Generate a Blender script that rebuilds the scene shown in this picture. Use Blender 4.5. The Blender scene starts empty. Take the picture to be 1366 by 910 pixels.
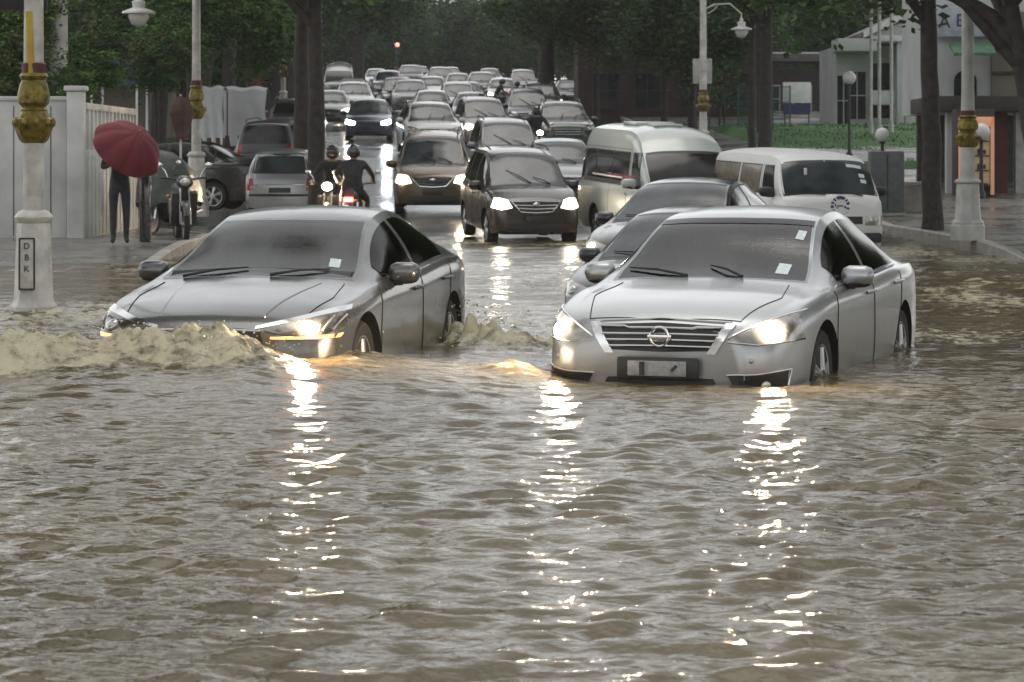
SKY, SUNE, EXPO = 0.15, 0.5, 0.35
HAZE = 0.0004
import bpy, bmesh, math, random
import numpy as np
from mathutils import Vector, Matrix
from mathutils.bvhtree import BVHTree
random.seed(7); RNG = np.random.default_rng(11)
S = bpy.context.scene
C = S.collection
PI = math.pi
F, YH, HC = 3700.0, 210.0, 1.5          # focal length and horizon in photo pixels, eye height above the flood

def road_z(d):
    """height of the street above the flood water, d metres up the street"""
    if d < 30: return -0.34
    if d < 50:
        t = (d - 30) / 20.0
        return -0.34 + 0.28 * t * t * (0.4 + 0.6 * t)
    if d < 62:
        t = (d - 50) / 12.0
        return -0.06 + 12 * (0.037 * t + 0.004 * t * t)
    if d < 215: return 0.432 + 0.0450 * (d - 62)
    return 0.432 + 0.045 * 153 + 0.008 * (d - 215)
def px(x, d): return (x - 683.0) * d / F
def pz(y, d): return HC + (YH - y) * d / F

# ------------------------------------------------------------------ materials
def nt(name):
    m = bpy.data.materials.new(name); m.use_nodes = True
    n = m.node_tree; b = n.nodes['Principled BSDF']
    return m, n, b
def mat(name, col, rough=0.6, metal=0.0, vary=0.12, scale=6.0, coat=0.0, spec=0.5, bump=0.0, bscale=40.0, ior=None, alpha=None):
    m, n, b = nt(name)
    b.inputs['Roughness'].default_value = rough
    b.inputs['Metallic'].default_value = metal
    b.inputs['Specular IOR Level'].default_value = spec
    if coat: b.inputs['Coat Weight'].default_value = coat; b.inputs['Coat Roughness'].default_value = 0.06
    if ior: b.inputs['IOR'].default_value = ior
    tc = n.nodes.new('ShaderNodeTexCoord')
    if vary > 0:
        tx = n.nodes.new('ShaderNodeTexNoise'); tx.inputs['Scale'].default_value = scale; tx.inputs['Detail'].default_value = 5
        n.links.new(tc.outputs['Object'], tx.inputs['Vector'])
        rp = n.nodes.new('ShaderNodeValToRGB')
        rp.color_ramp.elements[0].position = 0.3; rp.color_ramp.elements[1].position = 0.7
        rp.color_ramp.elements[0].color = tuple(c * (1 - vary) for c in col) + (1,)
        rp.color_ramp.elements[1].color = tuple(min(1, c * (1 + vary)) for c in col) + (1,)
        n.links.new(tx.outputs['Fac'], rp.inputs['Fac']); n.links.new(rp.outputs['Color'], b.inputs['Base Color'])
    else:
        b.inputs['Base Color'].default_value = tuple(col) + (1,)
    if bump > 0:
        t2 = n.nodes.new('ShaderNodeTexNoise'); t2.inputs['Scale'].default_value = bscale; t2.inputs['Detail'].default_value = 4
        n.links.new(tc.outputs['Object'], t2.inputs['Vector'])
        bp = n.nodes.new('ShaderNodeBump'); bp.inputs['Strength'].default_value = bump; bp.inputs['Distance'].default_value = 0.02
        n.links.new(t2.outputs['Fac'], bp.inputs['Height']); n.links.new(bp.outputs['Normal'], b.inputs['Normal'])
    return m
def paint(name, col, metal=0.0, rough=0.28, coat=0.7, dirt=0.45):
    """car paint with rain film (fine bump) and a mud film towards the sills"""
    m, n, b = nt(name)
    b.inputs['Metallic'].default_value = metal
    b.inputs['Coat Weight'].default_value = coat; b.inputs['Coat Roughness'].default_value = 0.10
    tc = n.nodes.new('ShaderNodeTexCoord')
    tx = n.nodes.new('ShaderNodeTexNoise'); tx.inputs['Scale'].default_value = 5; tx.inputs['Detail'].default_value = 6
    n.links.new(tc.outputs['Object'], tx.inputs['Vector'])
    sx = n.nodes.new('ShaderNodeSeparateXYZ'); n.links.new(tc.outputs['Object'], sx.inputs[0])
    mr = n.nodes.new('ShaderNodeMapRange'); mr.inputs[1].default_value = 0.62; mr.inputs[2].default_value = 0.18; mr.inputs[3].default_value = 0; mr.inputs[4].default_value = 1
    n.links.new(sx.outputs['Z'], mr.inputs[0])
    mu = n.nodes.new('ShaderNodeMath'); mu.operation = 'MULTIPLY'
    n.links.new(mr.outputs[0], mu.inputs[0]); n.links.new(tx.outputs['Fac'], mu.inputs[1])
    m2 = n.nodes.new('ShaderNodeMath'); m2.operation = 'MULTIPLY'; m2.inputs[1].default_value = dirt * 1.6; m2.use_clamp = True
    n.links.new(mu.outputs[0], m2.inputs[0])
    mx = n.nodes.new('ShaderNodeMix'); mx.data_type = 'RGBA'
    mx.inputs[6].default_value = tuple(col) + (1,); mx.inputs[7].default_value = (0.2, 0.155, 0.095, 1)
    n.links.new(m2.outputs[0], mx.inputs[0]); n.links.new(mx.outputs[2], b.inputs['Base Color'])
    rr = n.nodes.new('ShaderNodeMapRange'); rr.inputs[3].default_value = rough * 0.8; rr.inputs[4].default_value = rough * 1.25
    n.links.new(tx.outputs['Fac'], rr.inputs[0]); n.links.new(rr.outputs[0], b.inputs['Roughness'])
    dr = n.nodes.new('ShaderNodeTexNoise'); dr.inputs['Scale'].default_value = 110; dr.inputs['Detail'].default_value = 2
    n.links.new(tc.outputs['Object'], dr.inputs['Vector'])
    bp = n.nodes.new('ShaderNodeBump'); bp.inputs['Strength'].default_value = 0.035; bp.inputs['Distance'].default_value = 0.004
    n.links.new(dr.outputs['Fac'], bp.inputs['Height']); n.links.new(bp.outputs['Normal'], b.inputs['Coat Normal'])
    return m
def glassm(name, col, ior=1.5, rough=0.06):
    m, n, b = nt(name)
    b.inputs['Base Color'].default_value = tuple(col) + (1,); b.inputs['Roughness'].default_value = rough
    b.inputs['IOR'].default_value = ior
    tc = n.nodes.new('ShaderNodeTexCoord')
    t = n.nodes.new('ShaderNodeTexNoise'); t.inputs['Scale'].default_value = 2.2; t.inputs['Detail'].default_value = 3
    n.links.new(tc.outputs['Object'], t.inputs['Vector'])
    rp = n.nodes.new('ShaderNodeValToRGB'); e = rp.color_ramp.elements
    e[0].position = 0.38; e[1].position = 0.62; e[0].color = tuple(c * 0.55 for c in col) + (1,); e[1].color = tuple(c * 1.3 for c in col) + (1,)
    n.links.new(t.outputs['Fac'], rp.inputs['Fac']); n.links.new(rp.outputs['Color'], b.inputs['Base Color'])
    dr = n.nodes.new('ShaderNodeTexNoise'); dr.inputs['Scale'].default_value = 70; dr.inputs['Detail'].default_value = 3
    n.links.new(tc.outputs['Object'], dr.inputs['Vector'])
    bp = n.nodes.new('ShaderNodeBump'); bp.inputs['Strength'].default_value = 0.12; bp.inputs['Distance'].default_value = 0.004
    n.links.new(dr.outputs['Fac'], bp.inputs['Height']); n.links.new(bp.outputs['Normal'], b.inputs['Normal'])
    return m
def emis(name, col, st):
    m, n, b = nt(name)
    b.inputs['Base Color'].default_value = tuple(col) + (1,)
    b.inputs['Emission Color'].default_value = tuple(col) + (1,); b.inputs['Emission Strength'].default_value = st
    return m

def clear_glass(name, tint, ior=1.5):
    m = bpy.data.materials.new(name); m.use_nodes = True; n = m.node_tree; n.nodes.clear()
    o = n.nodes.new('ShaderNodeOutputMaterial'); mx = n.nodes.new('ShaderNodeMixShader'); tr = n.nodes.new('ShaderNodeBsdfTransparent'); gl = n.nodes.new('ShaderNodeBsdfGlossy')
    fr = n.nodes.new('ShaderNodeFresnel'); fr.inputs['IOR'].default_value = ior; tr.inputs['Color'].default_value = tuple(tint) + (1,); gl.inputs['Roughness'].default_value = .04
    tc = n.nodes.new('ShaderNodeTexCoord'); dr = n.nodes.new('ShaderNodeTexNoise'); dr.inputs['Scale'].default_value = 60; dr.inputs['Detail'].default_value = 3
    n.links.new(tc.outputs['Object'], dr.inputs['Vector']); bp = n.nodes.new('ShaderNodeBump'); bp.inputs['Strength'].default_value = .16; bp.inputs['Distance'].default_value = .004
    n.links.new(dr.outputs['Fac'], bp.inputs['Height']); n.links.new(bp.outputs['Normal'], gl.inputs['Normal'])
    ge = n.nodes.new('ShaderNodeNewGeometry'); iv = n.nodes.new('ShaderNodeMath'); iv.operation = 'SUBTRACT'; iv.inputs[0].default_value = 1; n.links.new(ge.outputs['Backfacing'], iv.inputs[1])
    mu = n.nodes.new('ShaderNodeMath'); mu.operation = 'MULTIPLY'; n.links.new(fr.outputs[0], mu.inputs[0]); n.links.new(iv.outputs[0], mu.inputs[1])
    n.links.new(mu.outputs[0], mx.inputs[0]); n.links.new(tr.outputs[0], mx.inputs[1]); n.links.new(gl.outputs[0], mx.inputs[2]); n.links.new(mx.outputs[0], o.inputs[0])
    return m
M = {}
M['clear'] = clear_glass('clear_windshield_glass', (.70, .74, .74), 1.85)
M['clear_tint'] = clear_glass('tinted_clear_glass', (.10, .10, .10), 1.22)
M['silver'] = paint('silver_paint', (0.40, 0.41, 0.42), 0.65, 0.33)
M['grey'] = paint('steel_grey_paint', (0.125, 0.125, 0.127), 0.65, 0.28, dirt=0.5)
M['white'] = paint('white_paint', (0.60, 0.60, 0.585), 0.0, 0.4)
M['cream'] = paint('aged_white_paint', (0.72, 0.73, 0.72), 0.0, 0.5, 0.2)
M['palegreen'] = paint('pale_green_silver_paint', (0.46, 0.49, 0.465), 0.2, 0.4)
M['gold'] = paint('bronze_gold_paint', (0.16, 0.115, 0.07), 0.6, 0.35)
M['dark'] = paint('dark_brown_paint', (0.045, 0.036, 0.034), 0.4, 0.28)
M['black'] = paint('black_paint', (0.016, 0.016, 0.018), 0.0, 0.25)
M['charcoal'] = paint('charcoal_paint', (0.03, 0.032, 0.04), 0.1, 0.3)
M['blue'] = paint('dark_blue_paint', (0.05, 0.06, 0.12), 0.4, 0.3)
M['pinkish'] = paint('rose_silver_paint', (0.28, 0.235, 0.235), 0.4, 0.35)
M['green'] = paint('dark_green_paint', (0.03, 0.045, 0.032), 0.3, 0.3)
M['midgrey'] = paint('mid_grey_paint', (0.17, 0.175, 0.18), 0.45, 0.33)
M['glass'] = glassm('tinted_glass', (0.05, 0.058, 0.062))
M['glass_dark'] = glassm('dark_tinted_glass', (0.014, 0.013, 0.013), 1.5)
M['trim'] = mat('black_trim', (0.02, 0.02, 0.021), 0.45, vary=0.2)
M['seam'] = mat('panel_gap', (0.012, 0.012, 0.012), 0.8, vary=0)
M['chrome'] = mat('chrome', (0.75, 0.75, 0.75), 0.16, 1.0, vary=0.05)
M['lens'] = mat('lamp_housing', (0.34, 0.33, 0.31), 0.2, 0.5, vary=0.35, scale=14, coat=1.0)
M['lens_dark'] = mat('lamp_housing_dark', (0.07, 0.06, 0.05), 0.15, 0.3, vary=0.5, scale=20, coat=1.0)
M['lit'] = emis('lit_headlamp_warm', (1.0, 0.86, 0.62), 90)
M['lit_mid'] = emis('lit_headlamp_medium', (1.0, .87, .65), 75)
M['lit_hot'] = emis('lit_headlamp_bright', (1.0, 0.77, 0.50), 1500)
M['lit_blaze'] = emis('lit_headlamp_blazing', (1.0, .80, .55), 330)
M['lit_blue'] = emis('lit_headlamp_cold', (0.80, 0.88, 1.0), 1000)
M['lit_red'] = emis('lit_tail_lamp', (1.0, 0.06, 0.04), 25)
M['lit_amber'] = emis('lit_amber', (1.0, 0.30, 0.08), 3.5)
M['lens_lit'] = emis('glowing_lamp_lens', (1.0, .84, .62), 5)
M['lens_lit_cold'] = emis('glowing_cold_lamp_lens', (.82, .9, 1.0), 40)
M['off'] = mat('unlit_lamp', (0.55, 0.55, 0.52), 0.15, 0.6, vary=0.2, coat=1)
M['red_lens'] = mat('red_lens', (0.30, 0.015, 0.012), 0.2, 0, vary=0.2, coat=1)
M['tyre'] = mat('tyre_rubber', (0.022, 0.021, 0.02), 0.75, vary=0.25)
M['well'] = mat('wheel_well', (0.012, 0.012, 0.011), 0.9, vary=0)
M['rim'] = mat('alloy_rim', (0.52, 0.52, 0.52), 0.32, 0.9, vary=0.15)
M['plate'] = mat('blank_number_plate', (0.30, 0.30, 0.29), 0.5, vary=0.3, scale=18)
M['plate_dark'] = mat('black_number_plate', (0.03, 0.03, 0.03), 0.45, vary=0.1)
M['sticker'] = mat('pale_sticker', (0.62, 0.70, 0.72), 0.5, vary=0.25, scale=60)
M['whitepl'] = mat('white_lettering', (0.75, 0.75, 0.75), 0.5, vary=0.1)
M['navy'] = mat('navy_print', (0.03, 0.035, 0.14), 0.45, vary=0.1)

# ------------------------------------------------------------------ mesh collecting
class MB:
    def __init__(s): s.v = []; s.f = []; s.mi = []; s.cur = 0
    def add(s, vs, fs):
        o = len(s.v); s.v += [tuple(p) for p in vs]; s.f += [tuple(i + o for i in f) for f in fs]; s.mi += [s.cur] * len(fs); return s
    def box(s, c, d, rz=0, bev=0.0, rx=0, ry=0):
        bm = bmesh.new(); bmesh.ops.create_cube(bm, size=1)
        for v in bm.verts: v.co = Vector((v.co.x * d[0], v.co.y * d[1], v.co.z * d[2]))
        if bev > 0: bmesh.ops.bevel(bm, geom=bm.edges[:], offset=min(bev, min(d) * .45), segments=2, affect='EDGES', profile=0.5)
        R = Matrix.Translation(c) @ Matrix.Rotation(rz, 4, 'Z') @ Matrix.Rotation(ry, 4, 'Y') @ Matrix.Rotation(rx, 4, 'X')
        bm.verts.index_update()
        s.add([R @ v.co for v in bm.verts], [[v.index for v in f.verts] for f in bm.faces]); bm.free(); return s
    def tube(s, pts, r, n=8, cap=True):
        pts = [Vector(p) for p in pts]; m = len(pts)
        rs = r if isinstance(r, (list, tuple)) else [r] * m
        up = Vector((0, 0, 1)); vs = []; prev = None
        for i, p in enumerate(pts):
            t = (pts[min(i + 1, m - 1)] - pts[max(i - 1, 0)])
            t = t.normalized() if t.length > 1e-9 else Vector((0, 0, 1))
            if prev is None:
                a = t.cross(up)
                if a.length < .05: a = t.cross(Vector((1, 0, 0)))
            else: a = prev - t * prev.dot(t)
            a.normalize(); prev = a; b = t.cross(a)
            for k in range(n):
                q = 2 * PI * k / n; vs.append(p + (a * math.cos(q) + b * math.sin(q)) * rs[i])
        fs = [[i * n + k, i * n + (k + 1) % n, (i + 1) * n + (k + 1) % n, (i + 1) * n + k] for i in range(m - 1) for k in range(n)]
        if cap: fs += [list(range(n))[::-1], [(m - 1) * n + k for k in range(n)]]
        return s.add(vs, fs)
    def lathe(s, prof, c=(0, 0, 0), n=16, axis='Z', rot=0.0):
        vs = []; m = len(prof)
        for r, h in prof:
            for k in range(n):
                q = 2 * PI * k / n + rot; a, b = r * math.cos(q), r * math.sin(q)
                p = (a, b, h) if axis == 'Z' else ((h, a, b) if axis == 'X' else (a, h, b))
                vs.append((p[0] + c[0], p[1] + c[1], p[2] + c[2]))
        fs = [[i * n + k, i * n + (k + 1) % n, (i + 1) * n + (k + 1) % n, (i + 1) * n + k] for i in range(m - 1) for k in range(n)]
        fs += [list(range(n))[::-1], [(m - 1) * n + k for k in range(n)]]
        return s.add(vs, fs)
    def ell(s, c, r, n=12, m=8):
        prof = [(max(1e-4, math.sin(PI * i / m)), -math.cos(PI * i / m)) for i in range(m + 1)]
        vs = []
        for a, h in prof:
            for k in range(n):
                q = 2 * PI * k / n; vs.append((c[0] + r[0] * a * math.cos(q), c[1] + r[1] * a * math.sin(q), c[2] + r[2] * h))
        fs = [[i * n + k, i * n + (k + 1) % n, (i + 1) * n + (k + 1) % n, (i + 1) * n + k] for i in range(m) for k in range(n)]
        return s.add(vs, fs)
    def prism(s, poly, y0, y1, plane='XZ'):
        n = len(poly); mk = (lambda a, b, c: (a, c, b)) if plane == 'XZ' else ((lambda a, b, c: (c, a, b)) if plane == 'YZ' else (lambda a, b, c: (a, b, c)))
        vs = [mk(a, b, y0) for a, b in poly] + [mk(a, b, y1) for a, b in poly]
        fs = [list(range(n)), [n + i for i in range(n)][::-1]] + [[i, (i + 1) % n, n + (i + 1) % n, n + i] for i in range(n)]
        return s.add(vs, fs)
    def xf(s, m, start=0):
        s.v = s.v[:start] + [tuple(m @ Vector(p)) for p in s.v[start:]]; return s
    def build(s, name, m, parent=None, smooth=40, fix=True):
        me = bpy.data.meshes.new(name); me.from_pydata(s.v, [], s.f); me.update()
        if fix:
            bm = bmesh.new(); bm.from_mesh(me); bmesh.ops.recalc_face_normals(bm, faces=bm.faces[:]); bm.to_mesh(me); bm.free()
        return finish(me, name, m, parent, smooth, s.mi)
def finish(me, name, m, parent, smooth=40, mi=None):
    for k in (m if isinstance(m, (list, tuple)) else [m]): me.materials.append(k)
    if mi is not None and max(mi, default=0) > 0: me.polygons.foreach_set('material_index', mi)
    if smooth:
        me.polygons.foreach_set('use_smooth', [True] * len(me.polygons))
        me.set_sharp_from_angle(angle=math.radians(smooth))
    o = bpy.data.objects.new(name, me); C.objects.link(o)
    if parent is not None: o.parent = parent
    return o
def tag(o, label=None, cat=None, group=None, kind=None):
    if label: o['label'] = label
    if cat: o['category'] = cat
    if group: o['group'] = group
    if kind: o['kind'] = kind
    return o
def thing(name, label, cat, loc=(0, 0, 0), rz=0, group=None):
    o = bpy.data.objects.new(name, None); o.empty_display_size = 0.2; C.objects.link(o)
    o.location = loc; o.rotation_euler = (0, 0, rz)
    return tag(o, label, cat, group)
def copy_tree(o, parent=None):
    c = o.copy(); C.objects.link(c)
    if parent is not None: c.parent = parent
    for ch in list(o.children): copy_tree(ch, c)
    return c
def walk(o):
    yield o
    for ch in o.children: yield from walk(ch)
def grid(fn, nu, nv, name, m, parent=None, smooth=60):
    vs = [fn(i / nu, j / nv) for j in range(nv + 1) for i in range(nu + 1)]
    fs = [(j * (nu + 1) + i, j * (nu + 1) + i + 1, (j + 1) * (nu + 1) + i + 1, (j + 1) * (nu + 1) + i) for j in range(nv) for i in range(nu)]
    b = MB(); b.add(vs, fs); return b.build(name, m, parent, smooth, fix=False)
def text_mesh(s, size, name, m, parent, loc, rot=(PI / 2, 0, 0), ext=0.004, align='CENTER'):
    cu = bpy.data.curves.new(name, 'FONT'); cu.body = s; cu.size = size; cu.extrude = ext; cu.align_x = align; cu.align_y = 'CENTER'; cu.resolution_u = 3
    t = bpy.data.objects.new('tmp', cu); C.objects.link(t)
    dg = bpy.context.evaluated_depsgraph_get(); me = bpy.data.meshes.new_from_object(t.evaluated_get(dg))
    bpy.data.objects.remove(t); me.materials.clear()
    o = finish(me, name, m, parent, 0); o.location = loc; o.rotation_euler = rot
    return o

# ------------------------------------------------------------------ car bodies
def pch(kn):
    """monotone cubic through the knots"""
    x = np.array([k[0] for k in kn], float); y = np.array([k[1] for k in kn], float)
    h = np.diff(x); dl = np.diff(y) / h; n = len(x); d = np.zeros(n)
    for i in range(1, n - 1):
        if dl[i - 1] * dl[i] > 0:
            w1 = 2 * h[i] + h[i - 1]; w2 = h[i] + 2 * h[i - 1]
            d[i] = (w1 + w2) / (w1 / dl[i - 1] + w2 / dl[i])
    d[0] = dl[0]; d[-1] = dl[-1]
    def f(t):
        t = np.clip(t, x[0], x[-1]); i = np.clip(np.searchsorted(x, t, side='right') - 1, 0, n - 2)
        s = (t - x[i]) / h[i]
        return ((1 + 2 * s) * (1 - s) ** 2 * y[i] + s * (1 - s) ** 2 * h[i] * d[i] + s * s * (3 - 2 * s) * y[i + 1] + s * s * (s - 1) * h[i] * d[i + 1])
    return f
class Body:
    """lofted car body; local x = the car's own left, y runs back from the nose, z up from the ground"""
    def __init__(s, L, W, top, belt, plan, rail, bottom=.2, rw=.32, axles=(.95, 3.7), crown=.055, rake=.10, tail_rake=.06, arch=.055):
        s.L, s.W, s.rw, s.axles, s.arch = L, W, rw, axles, arch
        s.top, s.belt, s.plan, s.rail = pch(top), pch(belt), pch(plan), pch(rail)
        s.rake, s.trake, s.crown, s.bottom = rake, tail_rake, crown, bottom
        vs = set(np.linspace(0, L, 84).round(3)) | {0, .012, .03, .06, .1, L - .1, L - .06, L - .03, L - .012, L}
        s.st = np.array(sorted(vs)); s.rings = []
        for v in s.st: s.rings.append(s.section(v))
    def section(s, v):
        zt = float(s.top(v)); zs = float(s.belt(v)); wm = float(s.plan(v)); wt = float(s.rail(v))
        e = min(v, s.L - v); zb = s.bottom + .05 * max(0, 1 - e / .25) ** 2
        zs = min(zs, zt - .03); ze = max(zs + .012, zt - s.crown); ws = wm * .955; wt = min(wt, ws - .03)
        P = [(0, zb), (wm * .8, zb), (wm * .95, zb + .03), (wm * .985, zb + .12), (wm, zb + .5 * (zs - zb)), (wm * .995, zs - .10), (ws, zs - .012), (ws - .012, zs)]
        Q = [(ws - .02, zs + .004), (ws + (wt - ws) * .5 + .012, zs + (ze - zs) * .5), (wt + (ws - wt) * .04, ze - .03 * min(1, (ze - zs) * 4)), (wt - .02, ze + .004)]
        T = [(wt * .8, ze + (zt - ze) * .42), (wt * .45, ze + (zt - ze) * .83), (0, zt)]
        out = []
        def seg(A, n):
            A = np.array(A); d = np.r_[0, np.cumsum(np.hypot(*np.diff(A, axis=0).T) + 1e-6)]
            t = np.linspace(0, d[-1], n); fx = pch(list(zip(d, A[:, 0]))); fz = pch(list(zip(d, A[:, 1])))
            return list(zip(fx(t), fz(t)))
        out += seg(P[:3], 5) + seg(P[2:], 12)[1:]
        out += seg(Q, 9)
        out += seg([Q[-1]] + T, 9)[1:]
        return np.array(out)
    def rk(s, v, z):
        """the nose and tail lean: real bumpers stick out most at mid height"""
        h = max(0, z - .5); l = max(0, .42 - z)
        y = v + (s.rake * (h / .4) ** 1.5 * (1 if h < .4 else 1) + .25 * l) * max(0, 1 - v / .6) ** 2 if v < .6 else v
        e = s.L - v
        if e < .6: y = y - (s.trake * (h / .4) ** 1.2 + .2 * l) * max(0, 1 - e / .6) ** 2
        return y
    def mesh(s, name, mats, parent, cabin=None):
        n = len(s.rings[0]); vs = []
        for v, r in zip(s.st, s.rings):
            half = [(x, s.rk(v, z), z) for x, z in r]
            vs += half + [(-x, y, z) for x, y, z in half[-2:0:-1]]
        m = 2 * n - 2; k = len(s.st)
        fs = [(i * m + j, i * m + (j + 1) % m, (i + 1) * m + (j + 1) % m, (i + 1) * m + j) for i in range(k - 1) for j in range(m)]
        fs += [tuple(range(m)), tuple((k - 1) * m + j for j in range(m))[::-1]]
        me = bpy.data.meshes.new(name); me.from_pydata(vs, [], fs)
        bm = bmesh.new(); bm.from_mesh(me); bmesh.ops.recalc_face_normals(bm, faces=bm.faces[:]); bm.to_mesh(me)
        s.bvh = BVHTree.FromBMesh(bm); bm.free()
        o = finish(me, name, mats, parent, 32)
        # wheel openings
        cb = MB()
        for a in s.axles:
            for q in (-1, 1):
                x0 = q * (s.W / 2 - .27); x1 = q * (s.W / 2 + .2)
                cb.lathe([(s.rw + s.arch, x0), (s.rw + s.arch, x1)], (0, a, s.rw + .01), 40, 'X')
        cut = cb.build('cut', [mats[1]], None, 0); 
        cut.data.materials.clear(); cut.data.materials.append(mats[0]); cut.data.materials.append(mats[1])
        cut.data.polygons.foreach_set('material_index', [1] * len(cut.data.polygons))
        cuts = [cut]
        if cabin: cuts += s.cabin_cutters(mats, **cabin)
        for c_ in cuts:
            md = o.modifiers.new('b', 'BOOLEAN'); md.object = c_; md.operation = 'DIFFERENCE'; md.solver = 'EXACT'
        dg = bpy.context.evaluated_depsgraph_get(); dg.update()
        me2 = bpy.data.meshes.new_from_object(o.evaluated_get(dg)); o.modifiers.clear(); o.data = me2; me2.name = name
        for c_ in cuts: bpy.data.objects.remove(c_)
        me2.polygons.foreach_set('use_smooth', [True] * len(me2.polygons)); me2.set_sharp_from_angle(angle=math.radians(32))
        return o
    def cabin_cutters(s, mats, v0, v1, ws, rear, sides, floor=.50):
        cs = []; b = MB(); vv = np.linspace(v0, v1, 16); vs = []
        for v in vv:
            zt = float(s.top(v)); zs = min(float(s.belt(v)), zt - .12); wb = float(s.plan(v)) - .10; wr = min(float(s.rail(v)) - .02, wb - .03); ze = max(zs + .02, zt - s.crown - .05)
            half = [(wb, floor), (wb, zs - .02), (wr, ze), (wr * .6, max(ze + .005, zt - .075)), (0, max(ze + .01, zt - .062))]
            vs += [(x, v, z) for x, z in half] + [(-x, v, z) for x, z in half[-2::-1]]
        m = 9; fs = [(i * m + j, i * m + (j + 1) % m, (i + 1) * m + (j + 1) % m, (i + 1) * m + j) for i in range(15) for j in range(m)] + [tuple(range(m)), tuple(15 * m + j for j in range(m))[::-1]]
        b.add(vs, fs); cs.append(b.build('cut', mats[1], None, 0))
        cs.append(s.top_panel(ws[0], ws[1], ws[2], 'cut', mats[1], None, .06, 12, 8, curve=ws[3], depth=.16))
        cs.append(s.top_panel(rear[0], rear[1], rear[2], 'cut', mats[1], None, .06, 12, 8, depth=.16))
        for side in ('left', 'right'):
            for va, vb in sides: cs.append(s.side_glass(va + .02, vb - .02, side, 'cut', mats[1], None, .035, .055, .06, 14, .17))
        for c in cs:
            c.data.materials.clear(); c.data.materials.append(mats[0]); c.data.materials.append(mats[1]); c.data.polygons.foreach_set('material_index', [1] * len(c.data.polygons))
        return cs
    def hit(s, a, b, view):
        if view == 'front': r = s.bvh.ray_cast(Vector((a, -3, b)), Vector((0, 1, 0)))
        elif view == 'rear': r = s.bvh.ray_cast(Vector((a, s.L + 3, b)), Vector((0, -1, 0)))
        elif view == 'left': r = s.bvh.ray_cast(Vector((4, a, b)), Vector((-1, 0, 0)))
        elif view == 'right': r = s.bvh.ray_cast(Vector((-4, a, b)), Vector((1, 0, 0)))
        else: r = s.bvh.ray_cast(Vector((a, b, 5)), Vector((0, 0, -1)))
        if r[0] is None:
            p = {'front': (a, 0.1, b), 'rear': (a, s.L - .1, b), 'left': (s.W / 2, a, b), 'right': (-s.W / 2, a, b), 'top': (a, b, 1.3)}[view]
            r = s.bvh.find_nearest(Vector(p))
        return r[0], r[1]
    def panel(s, lo, hi, view, name, m, parent, off=.004, n=14, k=6, depth=.012):
        """thin curved slab lying on the body between a lower and an upper outline"""
        def rs(A):
            A = np.array(A, float); d = np.r_[0, np.cumsum(np.hypot(*np.diff(A, axis=0).T) + 1e-9)]; t = np.linspace(0, d[-1], n)
            return np.stack([np.interp(t, d, A[:, 0]), np.interp(t, d, A[:, 1])], 1)
        A, B = rs(lo), rs(hi); up = []; dn = []
        for j in range(k):
            for i in range(n):
                a, b = A[i] + (B[i] - A[i]) * j / (k - 1)
                p, nn = s.hit(a, b, view); up.append(p + nn * off); dn.append(p - nn * depth)
        N = n * k
        fs = [(j * n + i, j * n + i + 1, (j + 1) * n + i + 1, (j + 1) * n + i) for j in range(k - 1) for i in range(n - 1)]
        fb = [tuple(q + N for q in f[::-1]) for f in fs]
        ring = [i for i in range(n)] + [j * n + n - 1 for j in range(1, k)] + [(k - 1) * n + i for i in range(n - 2, -1, -1)] + [j * n for j in range(k - 2, 0, -1)]
        sd = [(ring[q], ring[(q + 1) % len(ring)], ring[(q + 1) % len(ring)] + N, ring[q] + N) for q in range(len(ring))]
        b = MB(); b.add(up + dn, fs + fb + sd); return b.build(name, m, parent, 35)
    def strip(s, pts, view, w, mb, off=.002, n=20):
        """a narrow ribbon laid on the body (gaps, mouldings)"""
        A = np.array(pts, float); d = np.r_[0, np.cumsum(np.hypot(*np.diff(A, axis=0).T))]; t = np.linspace(0, d[-1], n)
        q = [s.hit(np.interp(u, d, A[:, 0]), np.interp(u, d, A[:, 1]), view) for u in t]
        mb.tube([p + nn * off for p, nn in q], w / 2, 5)
    def top_panel(s, v0, v1, inset, name, m, parent, off=.005, n=20, k=10, edge=None, view='top', curve=.0, depth=.012):
        """glass that follows the sloping top surface between two stations"""
        up = []; dn = []
        for j in range(k):
            v = v0 + (v1 - v0) * j / (k - 1); w = float(s.rail(v)) - inset
            if edge: w = min(w, edge)
            for i in range(n):
                u = -w + 2 * w * i / (n - 1); vv = v + curve * (u / max(w, .1)) ** 2
                r = s.section(min(max(vv, .01), s.L - .01)); half = r[24:]
                z = np.interp(abs(u), half[::-1, 0], half[::-1, 1])
                p = Vector((u, s.rk(vv, z), z)); pp, nn, *_ = s.bvh.find_nearest(p)
                up.append(pp + nn * off); dn.append(pp - nn * depth)
        N = n * k
        fs = [(j * n + i, j * n + i + 1, (j + 1) * n + i + 1, (j + 1) * n + i) for j in range(k - 1) for i in range(n - 1)]
        fb = [tuple(q + N for q in f[::-1]) for f in fs]
        ring = [i for i in range(n)] + [j * n + n - 1 for j in range(1, k)] + [(k - 1) * n + i for i in range(n - 2, -1, -1)] + [j * n for j in range(k - 2, 0, -1)]
        sd = [(ring[q], ring[(q + 1) % len(ring)], ring[(q + 1) % len(ring)] + N, ring[q] + N) for q in range(len(ring))]
        b = MB(); b.add(up + dn, fs + fb + sd); return b.build(name, m, parent, 35)
    def side_glass(s, va, vb, side, name, m, parent, lo=.03, hi=.05, off=.004, n=18, depth=.012):
        A = []; B = []
        for v in np.linspace(va, vb, n):
            zs = min(float(s.belt(v)), float(s.top(v)) - .03); ze = float(s.top(v)) - s.crown
            z0 = zs + lo; z1 = max(z0 + .012, ze - hi); A.append((v, z0)); B.append((v, z1))
        return s.panel(A, B, side, name, m, parent, off, n, 6, depth)

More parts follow.
